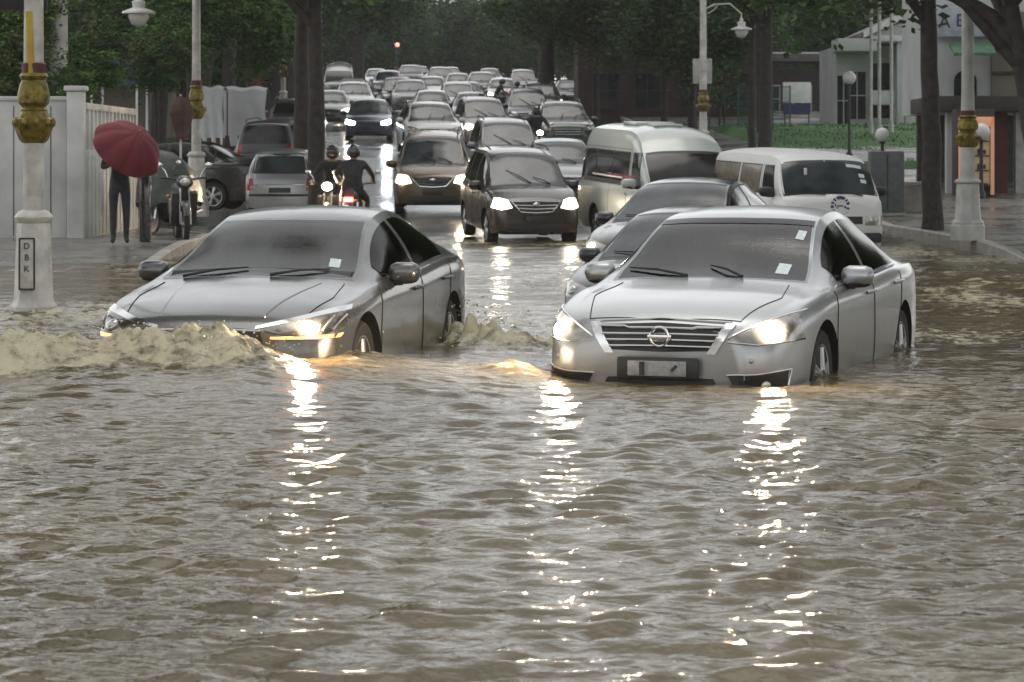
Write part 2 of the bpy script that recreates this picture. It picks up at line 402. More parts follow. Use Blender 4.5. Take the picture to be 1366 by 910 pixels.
def make_wheel(r, w, parent, loc, side, spokes=5, rim_r=None):
    """tyre as the wheel part, rim inside it as sub-part; side +1 faces the car's left"""
    rr = rim_r or r * .66
    b = MB(); b.lathe([(rr - .01, -w / 2 + .01), (r - .02, -w / 2), (r, -w / 2 + .03), (r, w / 2 - .03), (r - .02, w / 2), (rr - .01, w / 2 - .01)], (0, 0, 0), 32, 'X')
    t = b.build('wheel', M['tyre'], parent, 40); t.location = loc
    q = MB(); o = side * (w / 2 - .012)
    q.lathe([(rr - .03, o - side * .05), (rr - .012, o), (rr + .008, o + side * .006), (rr + .008, o - side * .02)], (0, 0, 0), 32, 'X')
    for k in range(spokes):
        a = 2 * PI * k / spokes + .3
        for da in (-.10, .10):
            q.tube([(o - side * .004, math.cos(a) * .05, math.sin(a) * .05), (o - side * .01, math.cos(a + da) * (rr - .015), math.sin(a + da) * (rr - .015))], [.03, .022], 6)
    q.lathe([(.001, o - side * .03), (.06, o - side * .03), (.055, o + side * .006), (.001, o + side * .01)], (0, 0, 0), 16, 'X')
    q.build('rim', M['rim'], t, 40)
    return t
# ------------------------------------------------------------------ kinds of vehicle
LAMPS = ('lamp',)
def mirrors(root, B, v, z, out=.10, big=1.0, mats=None):
    for q in (1, -1):
        p, n_ = B.hit(v + .05, z - .03, 'left' if q > 0 else 'right')
        b = MB(); x = p.x + q * out * big
        b.box((x, p.y, z + .025), (.235 * big, .15, .145 * big), bev=.06)
        o = b.build('mirror', 'paint' and (mats or B.pm), root, 50)
        b = MB(); b.tube([(p.x - q * .05, p.y + .02, z - .045), (x - q * .02, p.y, z - .035)], [.028, .035], 8)
        b.ell((x, p.y, z - .03), (.10 * big, .07, .03), 12, 6)
        b.build('mirror_foot', M['trim'], o, 50)
        b = MB(); b.box((x, p.y + .068, z + .03), (.16 * big, .012, .10 * big), bev=.02); b.build('mirror_glass', M['glass'], o, 30)
def wheels(root, B, spokes=5, w=.2):
    for a in B.axles:
        for q in (1, -1):
            make_wheel(B.rw, w, root, (q * (B.W / 2 - .035 - w / 2), a, B.rw), q, spokes)
def lampset(root, B, lo, hi, centre, r, mat_h='lens', part='headlight', view='front', lampm='lit', off=.006, seg=12):
    for q in (1, -1):
        A = [(q * a, b) for a, b in lo]; D = [(q * a, b) for a, b in hi]
        h = B.panel(A, D, view, part, M[mat_h], root, off, seg, 7)
        p, nn = B.hit(q * centre[0], centre[1], view)
        b = MB(); b.ell((0, 0, 0), (r, r, r * .45), 14, 8)
        b.xf(Matrix.Translation(p + nn * .008) @ nn.to_track_quat('Z', 'Y').to_matrix().to_4x4())
        b.build('lamp', M[lampm], h, 60)
def seams(root, B, lines, name='door_gap', w=.008):
    for view in ('left', 'right'):
        b = MB()
        for L_ in lines: B.strip(L_, view, w, b, .0015, 24)
        b.build(name, M['seam'], root, 0)
def handles(root, B, spots, m=None):
    for q, view in ((1, 'left'), (-1, 'right')):
        for v, z in spots:
            p, nn = B.hit(v, z, view); b = MB()
            b.tube([p + nn * .004 + Vector((0, -.10, 0)), p + nn * .035 + Vector((0, -.07, .004)), p + nn * .035 + Vector((0, .07, .008)), p + nn * .004 + Vector((0, .10, .008))], .013, 8)
            b.build('door_handle', m or B.pm, root, 50)
def wipers(root, B, v, spans, name='wiper'):
    for (u0, v0), (u1, v1) in spans:
        b = MB(); p0, n0 = B.hit(u0, v0, 'top'); p1, n1 = B.hit(u1, v1, 'top')
        b.tube([p0 + n0 * .015, (p0 + p1) * .5 + n0 * .03, p1 + n1 * .018], [.012, .010, .006], 6); b.build(name, M['trim'], root, 40)
def side_windows(root, B, spans, mat='glass_dark', frame=True, lo=.03, hi=.05):
    for side in ('left', 'right'):
        for va, vb in spans:
            if frame:
                f = B.side_glass(va - .035, vb + .035, side, 'window_frame', M['trim'], root, lo - .02, hi - .022, .002)
                B.side_glass(va, vb, side, 'side_window', M[mat], root, lo, hi, .006)
            else: B.side_glass(va, vb, side, 'side_window', M[mat], root, lo, hi, .005)
def interior(root, B, v0, cl):
    b = MB(); w = .66
    b.tube([(-w, v0 + .22, .86), (-.2, v0 + .24, .885), (.2, v0 + .24, .885), (w, v0 + .22, .86)], .11, 10); b.build('dashboard', M['trim'], root, 50)
    for q in (1, -1):
        b = MB(); b.box((q * .36, v0 + 1.05, .62), (.50, .50, .16), bev=.05); b.box((q * .36, v0 + 1.32, .88), (.48, .13, .56), rx=-.25, bev=.055); s_ = b.build('seat', M[cl], root, 50)
        b = MB(); b.box((q * .36, v0 + 1.43, 1.21), (.25, .10, .17), rx=-.2, bev=.045); b.build('headrest', M[cl], s_, 50)
    b = MB(); b.box((0, v0 + 2.25, .80), (1.2, .16, .52), rx=-.3, bev=.05); s_ = b.build('rear_seat', M[cl], root, 50)
    for x in (-.38, .38): b = MB(); b.box((x, v0 + 2.36, 1.09), (.24, .09, .13), rx=-.2, bev=.04); b.build('headrest', M[cl], s_, 50)
    b = MB(); c = Vector((-.36, v0 + .64, .82)); b.tube([c + Vector((.18 * math.cos(a), -.08 * math.sin(a), .165 * math.sin(a))) for a in np.linspace(0, 2 * PI, 25)], .014, 8); b.tube([c + Vector((-.17, 0, 0)), c + Vector((.17, 0, 0))], .02, 6); b.build('steering_wheel', M['trim'], root, 50)
    p, nn = B.hit(0, v0 + .78, 'top'); b = MB(); b.box(p + Vector((0, .03, -.10)), (.22, .03, .065), bev=.015); b.tube([p + Vector((0, .03, -.02)), p + Vector((0, .03, -.1))], .01, 6); b.build('interior_mirror', M['trim'], root, 40)
M['sunband'] = clear_glass('windshield_sun_band', (.30, .26, .30))
M['seat_cloth'] = mat('grey_seat_cloth', (.20, .19, .18), .8, vary=.2)
def start(name, body, pm, label, cat, cabin=None):
    root = thing(name, label, cat)
    body.pm = M[pm]
    o = body.mesh('body', [M[pm], M['well']], root, cabin)
    return root

def build_teana():
    B = Body(4.86, 1.83,
        top=[(0, .715), (.05, .765), (.25, .835), (.7, .915), (1.22, .985), (1.5, 1.10), (2.05, 1.37), (2.3, 1.435), (2.75, 1.47), (3.3, 1.42), (4.0, 1.13), (4.3, 1.06), (4.75, 1.02), (4.86, .90)],
        belt=[(0, .60), (.12, .68), (.45, .80), (.9, .875), (1.3, .915), (2.5, .945), (3.7, .99), (4.5, .985), (4.86, .82)],
        plan=[(0, .58), (.04, .68), (.12, .765), (.28, .835), (.5, .875), (.95, .91), (1.8, .915), (3.2, .915), (4.0, .90), (4.5, .85), (4.75, .77), (4.86, .62)],
        rail=[(0, .46), (.1, .58), (.45, .70), (.9, .74), (1.25, .735), (1.7, .665), (2.15, .60), (2.7, .575), (3.3, .565), (3.8, .60), (4.2, .66), (4.6, .66), (4.86, .5)],
        bottom=.20, rw=.33, axles=(.98, 3.75), crown=.05, rake=.13)
    r = start('sedan', B, 'silver', 'silver sedan with lit headlamps wading through flood water in the right foreground, chrome barred grille', 'car', dict(v0=1.36, v1=3.95, ws=(1.24, 2.08, .055, .06), rear=(3.34, 3.96, .06), sides=[(1.62, 2.52), (2.62, 3.62)]))
    w = B.top_panel(1.215, 2.105, .035, 'windshield', M['clear'], r, .004, curve=.06, depth=.002)
    B.top_panel(1.99, 2.095, .045, 'sun_band', M['sunband'], w, .0075, 12, 4, curve=.06, depth=-.006)
    B.top_panel(3.32, 3.98, .045, 'rear_window', M['clear_tint'], r, .004, depth=.002)
    side_windows(r, B, [(1.62, 2.52), (2.62, 3.62)], 'clear_tint', False)
    interior(r, B, 1.2, 'seat_cloth')
    mirrors(r, B, 1.72, .965)
    wheels(r, B, 5)
    lampset(r, B, [(.47, .615), (.66, .605), (.80, .615), (.87, .635)], [(.47, .635), (.62, .715), (.76, .775), (.84, .80)], (.735, .68), .052, lampm='lit_hot', seg=16)
    for q in (1, -1):
        b = MB(); B.strip([(q * .46, .618), (q * .66, .598), (q * .87, .625)], 'front', .012, b, .006); B.strip([(q * .46, .64), (q * .62, .722), (q * .85, .81)], 'front', .012, b, .006)
        b.build('lamp_edge', M['chrome'], r)
    # grille: dark mouth, chrome bars, V sides, ring badge
    g = B.panel([(-.33, .555), (0, .545), (.33, .555)], [(-.44, .715), (0, .735), (.44, .715)], 'front', 'grille', M['trim'], r, .004, 24, 8)
    for z, w_ in ((.705, .425), (.665, .40), (.625, .37), (.585, .345)):
        b = MB(); B.strip([(-w_, z - .004), (0, z), (w_, z - .004)], 'front', .017, b, .014, 30); b.build('grille_bar', M['chrome'], g)
    for q in (1, -1):
        B.panel([(q * .315, .535), (q * .375, .535)], [(q * .43, .725), (q * .50, .725)], 'front', 'grille_side', M['chrome'], g, .016, 6, 8)
    b = MB(); B.strip([(-.47, .737), (0, .76), (.47, .737)], 'front', .014, b, .006, 30); b.build('hood_lip', M['chrome'], g)
    p, nn = B.hit(0, .645, 'front'); b = MB()
    ring = [p + nn * .02 + Vector((.062 * math.cos(a), -.0, .062 * math.sin(a))) for a in np.linspace(0, 2 * PI, 25)]
    b.tube(ring, .011, 8); b.box(p + nn * .024, (.165, .012, .028), bev=.004); b.build('emblem', M['chrome'], g)
    # bumper mouth with plate, fog lamp corners
    k = B.panel([(-.45, .235), (0, .225), (.45, .235)], [(-.36, .375), (0, .375), (.36, .375)], 'front', 'bumper_intake', M['trim'], r, .004, 20, 6)
    pf = MB(); pf.box((0, -.035, .44), (.56, .03, .145), bev=.02); pf.build('plate_frame', M['trim'], r)
    pp = MB(); pp.box((0, -.055, .44), (.40, .012, .10), bev=.008); pp.build('number_plate', M['plate'], r)
    pb = MB(); pb.box((-.10, -.064, .44), (.035, .006, .09)); pb.box((.12, -.064, .445), (.05, .006, .02), ry=-.8); pb.build('plate_bracket', M['plate_dark'], r)
    lampset(r, B, [(.53, .27), (.68, .265), (.80, .28)], [(.46, .395), (.66, .405), (.82, .43)], (.70, .335), .035, 'trim', 'fog_lamp', lampm='off', off=.004)
    for q in (1, -1):
        b = MB(); B.strip([(q * .45, .40), (q * .66, .41), (q * .83, .436)], 'front', .012, b, .005); B.strip([(q * .83, .436), (q * .80, .27)], 'front', .012, b, .005); b.build('fog_trim', M['chrome'], r)
    b = MB(); p, nn = B.hit(.62, .50, 'front'); b.ell(p, (.018, .012, .018)); p, nn = B.hit(-.72, .50, 'front'); b.ell(p, (.018, .012, .018)); b.build('parking_sensor', M['silver'], r)
    seams(r, B, [[(1.32, .30), (1.30, .60), (1.36, .90)], [(2.55, .28), (2.56, .60), (2.57, .93)], [(3.62, .95), (3.60, .75), (3.38, .45), (3.30, .30)], [(1.30, .28), (2.4, .26), (3.30, .28)]])
    hb = MB()
    for q in (1, -1): B.strip([(q * .60, 1.17), (q * .66, .7), (q * .52, .14)], 'top', .007, hb, .0015, 24)
    B.strip([(-.52, .14), (0, .09), (.52, .14)], 'top', .007, hb, .0015); hb.build('hood_gap', M['seam'], r)
    handles(r, B, [(2.42, .845), (3.42, .875)])
    for q in (1, -1):
        b = MB(); B.strip([(1.5, .925), (2.5, .955), (3.6, 1.0)], 'left' if q > 0 else 'right', .014, b, .006, 30); b.build('window_moulding', M['chrome'], r)
    wipers(r, B, 0, [((-.15, 1.24), (-.62, 1.42)), ((.25, 1.24), (-.02, 1.40))])
    for (u, v0, du, dv) in ((.50, 1.42, .09, .07), (.52, 1.88, .06, .06)):
        b = MB(); q = []
        for a, c in ((-1, -1), (1, -1), (1, 1), (-1, 1)):
            p, nn = B.hit(u + a * du * .5, v0 + c * dv, 'top'); q.append(p + nn * .0085)
        n2 = [x - nn * .004 for x in q]
        b.add(q + n2, [(0, 1, 2, 3), (7, 6, 5, 4), (0, 4, 5, 1), (1, 5, 6, 2), (2, 6, 7, 3), (3, 7, 4, 0)]); b.build('sticker', M['sticker'], w, 0)
    lampset(r, B, [(.55, .82), (.84, .80)], [(.55, .95), (.82, .96)], (.7, .88), .03, 'red_lens', 'tail_light', 'rear', 'red_lens')
    return r

def build_civic():
    B = Body(4.64, 1.80,
        top=[(0, .655), (.05, .70), (.25, .765), (.7, .855), (1.2, .935), (1.5, 1.04), (2.1, 1.30), (2.4, 1.375), (2.8, 1.405), (3.3, 1.35), (3.9, 1.18), (4.35, 1.03), (4.56, 1.01), (4.64, .88)],
        belt=[(0, .57), (.12, .65), (.45, .755), (.9, .82), (1.3, .87), (2.5, .915), (3.5, .97), (4.3, .96), (4.64, .8)],
        plan=[(0, .60), (.04, .69), (.12, .765), (.28, .83), (.5, .865), (.9, .895), (1.8, .90), (3.2, .90), (3.8, .89), (4.3, .83), (4.55, .75), (4.64, .6)],
        rail=[(0, .48), (.1, .60), (.45, .70), (.9, .735), (1.22, .735), (1.7, .66), (2.15, .59), (2.7, .565), (3.2, .55), (3.8, .57), (4.3, .64), (4.64, .5)],
        bottom=.18, rw=.325, axles=(.90, 3.60), crown=.045, rake=.14)
    r = start('sedan', B, 'grey', 'grey fastback sedan pushing a muddy bow wave, one slanted headlamp lit beside it', 'car', dict(v0=1.32, v1=4.0, ws=(1.21, 2.13, .055, .07), rear=(3.28, 4.05, .07), sides=[(1.60, 2.50), (2.60, 3.50)]))
    w = B.top_panel(1.18, 2.16, .03, 'windshield', M['clear'], r, .004, curve=.07, depth=.002)
    B.top_panel(3.26, 4.07, .055, 'rear_window', M['clear_tint'], r, .004, depth=.002)
    side_windows(r, B, [(1.60, 2.50), (2.60, 3.50)], 'clear_tint', False)
    interior(r, B, 1.15, 'seat_cloth')
    mirrors(r, B, 1.70, .92)
    wheels(r, B, 5)
    lampset(r, B, [(.40, .625), (.62, .59), (.78, .60), (.86, .645)], [(.40, .645), (.60, .69), (.76, .735), (.84, .76)], (.69, .648), .05, 'lens_dark', lampm='lit_hot', seg=16)
    for q in (1, -1):
        B.panel([(q * .34, .637), (q * .60, .687), (q * .85, .745)], [(q * .34, .655), (q * .60, .715), (q * .84, .777)], 'front', 'lamp_brow', M['chrome'], r, .008, 18, 3)
        for a in (.765, .81):
            b = MB(); B.strip([(q * a, .625), (q * (a + .035), .715)], 'front', .02, b, .006, 8); b.build('lamp_blade', M['lens'], r)
        B.panel([(q * .45, .578), (q * .84, .575)], [(q * .45, .591), (q * .85, .60)], 'front', 'indicator', M['lit_amber'], r, .005, 10, 3)
    g = B.panel([(-.40, .55), (0, .54), (.40, .55)], [(-.38, .62), (0, .63), (.38, .62)], 'front', 'grille', M['trim'], r, .004, 20, 5)
    b = MB(); B.strip([(-.38, .628), (0, .642), (.38, .628)], 'front', .02, b, .008); b.build('grille_bar', M['chrome'], g)
    B.panel([(-.4, .22), (.4, .22)], [(-.36, .40), (.36, .40)], 'front', 'bumper_intake', M['trim'], r, .004, 16, 5)
    seams(r, B, [[(1.28, .28), (1.26, .55), (1.33, .86)], [(2.52, .26), (2.53, .60), (2.55, .90)], [(3.52, .93), (3.48, .72), (3.25, .45), (3.18, .28)], [(1.28, .25), (2.4, .24), (3.18, .26)]])
    hb = MB()
    for q in (1, -1): B.strip([(q * .66, 1.14), (q * .70, .7), (q * .62, .16)], 'top', .008, hb, .0015, 24)
    hb.build('hood_gap', M['seam'], r)
    cr = MB()
    for q in (1, -1): B.strip([(q * .50, 1.1), (q * .42, .6), (q * .36, .14)], 'top', .02, cr, -.004, 20)
    cr.build('hood_crease', M['grey'], r)
    handles(r, B, [(2.38, .80), (3.32, .83)])
    wipers(r, B, 0, [((.10, 1.20), (.50, 1.36)), ((-.55, 1.22), (-.10, 1.34))])
    b = MB(); q = []
    for u, v in ((.47, 1.42), (.55, 1.42), (.53, 1.55), (.45, 1.55)):
        p, nn = B.hit(u, v, 'top'); q.append(p + nn * .0085)
    b.add(q + [x - nn * .004 for x in q], [(0, 1, 2, 3), (7, 6, 5, 4), (0, 4, 5, 1), (1, 5, 6, 2), (2, 6, 7, 3), (3, 7, 4, 0)]); b.build('sticker', M['sticker'], w, 0)
    b = MB(); p, nn = B.hit(0, 4.0, 'top'); b.prism([(3.95, 1.16), (4.12, 1.13), (4.08, 1.22)], -.012, .012, 'YZ'); b.build('roof_fin', M['grey'], r)
    lampset(r, B, [(.45, .80), (.80, .78)], [(.45, .90), (.80, .93)], (.65, .86), .03, 'red_lens', 'tail_light', 'rear', 'red_lens')
    return r

def build_sedan():
    B = Body(4.45, 1.72,
        top=[(0, .70), (.05, .745), (.25, .82), (.7, .91), (1.1, .975), (1.4, 1.12), (1.9, 1.37), (2.15, 1.43), (2.6, 1.465), (3.1, 1.42), (3.75, 1.12), (4.0, 1.06), (4.36, 1.03), (4.45, .9)],
        belt=[(0, .58), (.12, .68), (.45, .79), (.9, .87), (1.2, .91), (2.5, .94), (3.5, .98), (4.2, .98), (4.45, .8)],
        plan=[(0, .56), (.04, .65), (.12, .73), (.28, .79), (.5, .83), (.9, .855), (1.8, .86), (3.2, .86), (3.8, .84), (4.2, .78), (4.38, .70), (4.45, .58)],
        rail=[(0, .45), (.1, .56), (.45, .66), (.9, .70), (1.15, .70), (1.6, .63), (2.0, .57), (2.6, .545), (3.1, .54), (3.6, .57), (4.0, .62), (4.45, .48)],
        bottom=.19, rw=.30, axles=(.80, 3.35))
    r = start('sedan', B, 'charcoal', 'charcoal sedan', 'car')
    B.top_panel(1.05, 2.03, .015, 'windshield_frame', M['trim'], r, .002, curve=.05)
    B.top_panel(1.12, 1.94, .05, 'windshield', M['glass'], r, .006, curve=.05)
    B.top_panel(3.14, 3.76, .04, 'rear_window', M['glass_dark'], r)
    side_windows(r, B, [(1.5, 2.32), (2.42, 3.35)])
    mirrors(r, B, 1.55, .95); wheels(r, B, 6, .19)
    lampset(r, B, [(.46, .60), (.66, .60), (.80, .63)], [(.46, .69), (.62, .73), (.77, .775)], (.66, .67), .05)
    g = B.panel([(-.32, .60), (.32, .60)], [(-.40, .70), (.40, .70)], 'front', 'grille', M['trim'], r, .004, 16, 5)
    b = MB(); B.strip([(-.40, .705), (0, .715), (.40, .705)], 'front', .022, b, .008); B.strip([(-.36, .655), (.36, .655)], 'front', .014, b, .008); b.build('grille_bar', M['chrome'], g)
    B.panel([(-.5, .24), (.5, .24)], [(-.42, .38), (.42, .38)], 'front', 'bumper_intake', M['trim'], r, .004, 16, 5)
    b = MB(); b.box((0, -.03, .47), (.42, .02, .11), bev=.01); b.build('number_plate', M['plate_dark'], r)
    seams(r, B, [[(1.18, .28), (1.18, .6), (1.24, .88)], [(2.37, .27), (2.38, .9)], [(3.3, .94), (3.26, .75), (3.0, .45), (2.95, .28)]])
    handles(r, B, [(2.22, .84), (3.12, .86)])
    wipers(r, B, 0, [((-.1, 1.10), (-.55, 1.25)), ((.3, 1.10), (.0, 1.28))])
    lampset(r, B, [(.48, .80), (.76, .78)], [(.48, .94), (.76, .95)], (.6, .87), .03, 'red_lens', 'tail_light', 'rear', 'red_lens')
    return r

def build_mpv():
    B = Body(4.14, 1.66,
        top=[(0, .80), (.04, .845), (.2, .91), (.55, 1.0), (.88, 1.065), (1.2, 1.25), (1.65, 1.54), (1.85, 1.615), (2.4, 1.68), (3.3, 1.68), (3.85, 1.63), (4.02, 1.30), (4.10, 1.0), (4.14, .9)],
        belt=[(0, .66), (.12, .78), (.4, .90), (.8, .985), (1.2, 1.0), (2.5, 1.02), (3.8, 1.05), (4.14, .86)],
        plan=[(0, .58), (.04, .66), (.12, .73), (.28, .785), (.5, .81), (.9, .83), (1.8, .83), (3.2, .83), (3.85, .80), (4.06, .75), (4.14, .66)],
        rail=[(0, .46), (.1, .58), (.4, .68), (.9, .70), (1.3, .65), (1.8, .60), (2.4, .585), (3.3, .575), (3.85, .55), (4.05, .56), (4.14, .5)],
        bottom=.22, rw=.31, axles=(.72, 3.38), crown=.06, rake=.10)
    r = start('minivan', B, 'dark', 'dark brown minivan', 'minivan')
    B.top_panel(.84, 1.83, .01, 'windshield_frame', M['trim'], r, .002, curve=.04)
    B.top_panel(.91, 1.73, .045, 'windshield', M['glass'], r, .006, curve=.04)
    B.panel([(-.56, 1.13), (.56, 1.13)], [(-.47, 1.56), (.47, 1.56)], 'rear', 'rear_window', M['glass_dark'], r, .005)
    side_windows(r, B, [(1.32, 2.12), (2.22, 3.02), (3.10, 3.72)])
    mirrors(r, B, 1.35, 1.02); wheels(r, B, 6, .19)
    lampset(r, B, [(.43, .70), (.62, .665), (.775, .70)], [(.50, .83), (.62, .86), (.72, .86)], (.63, .755), .085)
    g = B.panel([(-.28, .64), (0, .62), (.28, .64)], [(-.42, .79), (0, .80), (.42, .79)], 'front', 'grille', M['trim'], r, .004, 20, 6)
    b = MB(); B.strip([(-.43, .80), (0, .81), (.43, .80)], 'front', .028, b, .010); B.strip([(-.38, .745), (0, .735), (.38, .745)], 'front', .022, b, .010); B.strip([(-.32, .69), (0, .675), (.32, .69)], 'front', .022, b, .010); B.strip([(-.43, .80), (-.28, .63), (0, .612), (.28, .63), (.43, .80)], 'front', .022, b, .010, 30)
    b.build('grille_bar', M['chrome'], g)
    p, nn = B.hit(0, .76, 'front'); b = MB(); b.ell(p + nn * .015, (.06, .015, .04)); b.build('emblem', M['chrome'], g)
    B.panel([(-.6, .27), (.6, .27)], [(-.5, .42), (.5, .42)], 'front', 'bumper_intake', M['trim'], r, .004, 16, 5)
    b = MB(); b.box((0, -.03, .50), (.42, .02, .11), bev=.01); b.build('number_plate', M['plate_dark'], r)
    seams(r, B, [[(.98, .32), (.96, .7), (1.02, .96)], [(2.16, .30), (2.17, .98)], [(3.05, .98), (3.04, .7), (2.98, .32)]])
    handles(r, B, [(2.0, .88), (2.9, .90)])
    b = MB()
    for q in (1, -1): b.tube([(q * .53, 1.95, 1.66), (q * .545, 2.3, 1.715), (q * .54, 3.4, 1.715), (q * .53, 3.7, 1.66)], .016, 8)
    b.build('roof_rail', M['trim'], r)
    wipers(r, B, 0, [((.05, .93), (-.35, 1.30)), ((.4, .93), (.1, 1.1))])
    lampset(r, B, [(.58, .80), (.74, .80)], [(.54, 1.10), (.70, 1.08)], (.66, .95), .03, 'red_lens', 'tail_light', 'rear', 'red_lens')
    return r

def build_suv():
    B = Body(4.45, 1.84,
        top=[(0, .86), (.05, .93), (.25, 1.0), (.7, 1.06), (1.1, 1.10), (1.4, 1.24), (1.9, 1.53), (2.1, 1.59), (2.6, 1.65), (3.5, 1.63), (3.95, 1.58), (4.3, 1.18), (4.41, 1.02), (4.45, .9)],
        belt=[(0, .66), (.12, .80), (.45, .96), (.9, 1.02), (1.3, 1.04), (2.5, 1.06), (3.9, 1.13), (4.45, .85)],
        plan=[(0, .62), (.04, .72), (.12, .79), (.28, .86), (.5, .895), (.9, .915), (1.8, .92), (3.2, .92), (3.9, .89), (4.3, .82), (4.45, .68)],
        rail=[(0, .5), (.1, .64), (.45, .74), (1.0, .765), (1.5, .70), (2.0, .635), (2.6, .62), (3.5, .60), (3.95, .58), (4.3, .62), (4.45, .55)],
        bottom=.26, rw=.355, axles=(.86, 3.50), crown=.06, rake=.10)
    r = start('suv', B, 'white', 'white suv', 'suv')
    B.top_panel(1.05, 2.08, .015, 'windshield_frame', M['trim'], r, .002, curve=.05)
    B.top_panel(1.12, 1.98, .05, 'windshield', M['glass'], r, .006, curve=.05)
    B.panel([(-.60, 1.2), (.60, 1.2)], [(-.5, 1.50), (.5, 1.50)], 'rear', 'rear_window', M['glass_dark'], r, .005)
    side_windows(r, B, [(1.55, 2.35), (2.45, 3.25), (3.33, 3.85)])
    mirrors(r, B, 1.6, 1.07); wheels(r, B, 5, .22)
    lampset(r, B, [(.50, .78), (.70, .78), (.84, .82)], [(.50, .87), (.68, .92), (.82, .95)], (.68, .84), .05)
    g = B.panel([(-.40, .60), (.40, .60)], [(-.48, .86), (.48, .86)], 'front', 'grille', M['trim'], r, .004, 18, 6)
    b = MB()
    for z, w_ in ((.82, .44), (.74, .42), (.66, .40)): B.strip([(-w_, z), (w_, z)], 'front', .018, b, .010)
    b.build('grille_bar', M['chrome'], g)
    b = MB(); B.strip([(-.86, .60), (-.55, .52), (0, .50), (.55, .52), (.86, .60)], 'front', .05, b, .0); b.build('bumper_blade', M['white'], r); bb = r.children[-1]
    for q in (1, -1): B.panel([(q * .50, .42), (q * .80, .46)], [(q * .56, .60), (q * .86, .68)], 'front', 'fog_recess', M['trim'], r, .004)
    B.panel([(-.6, .28), (.6, .28)], [(-.5, .44), (.5, .44)], 'front', 'bumper_intake', M['trim'], r, .004, 16, 5)
    b = MB(); b.box((0, -.035, .52), (.44, .02, .11), bev=.01); b.build('number_plate', M['plate_dark'], r)
    seams(r, B, [[(1.2, .36), (1.18, .7), (1.24, 1.0)], [(2.40, .34), (2.41, 1.0)], [(3.4, 1.04), (3.36, .8), (3.1, .5), (3.0, .36)]])
    handles(r, B, [(2.22, .93), (3.14, .96)])
    b = MB()
    for q in (1, -1): b.tube([(q * .56, 2.2, 1.61), (q * .58, 2.5, 1.685), (q * .57, 3.5, 1.675), (q * .56, 3.8, 1.60)], .018, 8)
    b.build('roof_rail', M['trim'], r)
    wipers(r, B, 0, [((-.12, 1.12), (-.02, 1.45)), ((.3, 1.12), (.42, 1.42))])
    lampset(r, B, [(.62, .92), (.84, .92)], [(.60, 1.08), (.82, 1.06)], (.7, 1.0), .03, 'red_lens', 'tail_light', 'rear', 'red_lens')
    return r

def build_hatch():
    B = Body(3.5, 1.48,
        top=[(0, .72), (.05, .77), (.25, .84), (.6, .91), (.85, .96), (1.2, 1.18), (1.55, 1.36), (1.75, 1.40), (2.2, 1.43), (2.9, 1.41), (3.12, 1.35), (3.34, 1.02), (3.46, .86), (3.5, .74)],
        belt=[(0, .58), (.12, .68), (.4, .80), (.8, .87), (1.2, .90), (2.2, .92), (3.1, .94), (3.5, .70)],
        plan=[(0, .52), (.04, .60), (.12, .66), (.28, .70), (.5, .725), (.9, .74), (2.5, .74), (3.1, .73), (3.4, .69), (3.5, .62)],
        rail=[(0, .42), (.1, .5), (.4, .60), (.85, .63), (1.2, .58), (1.7, .53), (2.8, .52), (3.15, .52), (3.4, .56), (3.5, .5)],
        bottom=.2, rw=.275, axles=(.62, 2.9))
    r = start('hatchback', B, 'midgrey', 'grey hatchback', 'hatchback')
    B.top_panel(.84, 1.62, .02, 'windshield', M['glass'], r, .005, curve=.04)
    f = B.panel([(-.62, .955), (.62, .955)], [(-.55, 1.385), (.55, 1.385)], 'rear', 'rear_window_frame', M['trim'], r, .002)
    B.panel([(-.57, .985), (.57, .985)], [(-.50, 1.35), (.50, 1.35)], 'rear', 'rear_window', M['glass'], r, .006)
    side_windows(r, B, [(1.2, 1.95), (2.05, 2.9)])
    mirrors(r, B, 1.25, .93, .07, .85); wheels(r, B, 6, .16)
    lampset(r, B, [(.40, .60), (.66, .62)], [(.40, .72), (.64, .74)], (.54, .67), .05)
    B.panel([(-.36, .62), (.36, .62)], [(-.36, .70), (.36, .70)], 'front', 'grille', M['trim'], r, .004)
    for q in (1, -1):
        B.panel([(q * .53, .62), (q * .68, .62)], [(q * .54, .86), (q * .66, .86)], 'rear', 'tail_light', M['red_lens'], r, .005)
    B.panel([(-.22, .58), (.22, .58)], [(-.22, .68), (.22, .68)], 'rear', 'number_plate', M['plate_dark'], r, .012)
    b = MB(); B.strip([(-.62, .53), (0, .53), (.62, .53)], 'rear', .05, b, .004); b.build('rear_bumper_trim', M['trim'], r)
    b = MB(); B.strip([(-.5, .74), (0, .74), (.5, .74)], 'rear', .03, b, .012); b.build('tailgate_handle', M['chrome'], r)
    seams(r, B, [[(.95, .28), (.94, .86)], [(2.0, .27), (2.01, .9)]]); handles(r, B, [(1.85, .8)])
    return r

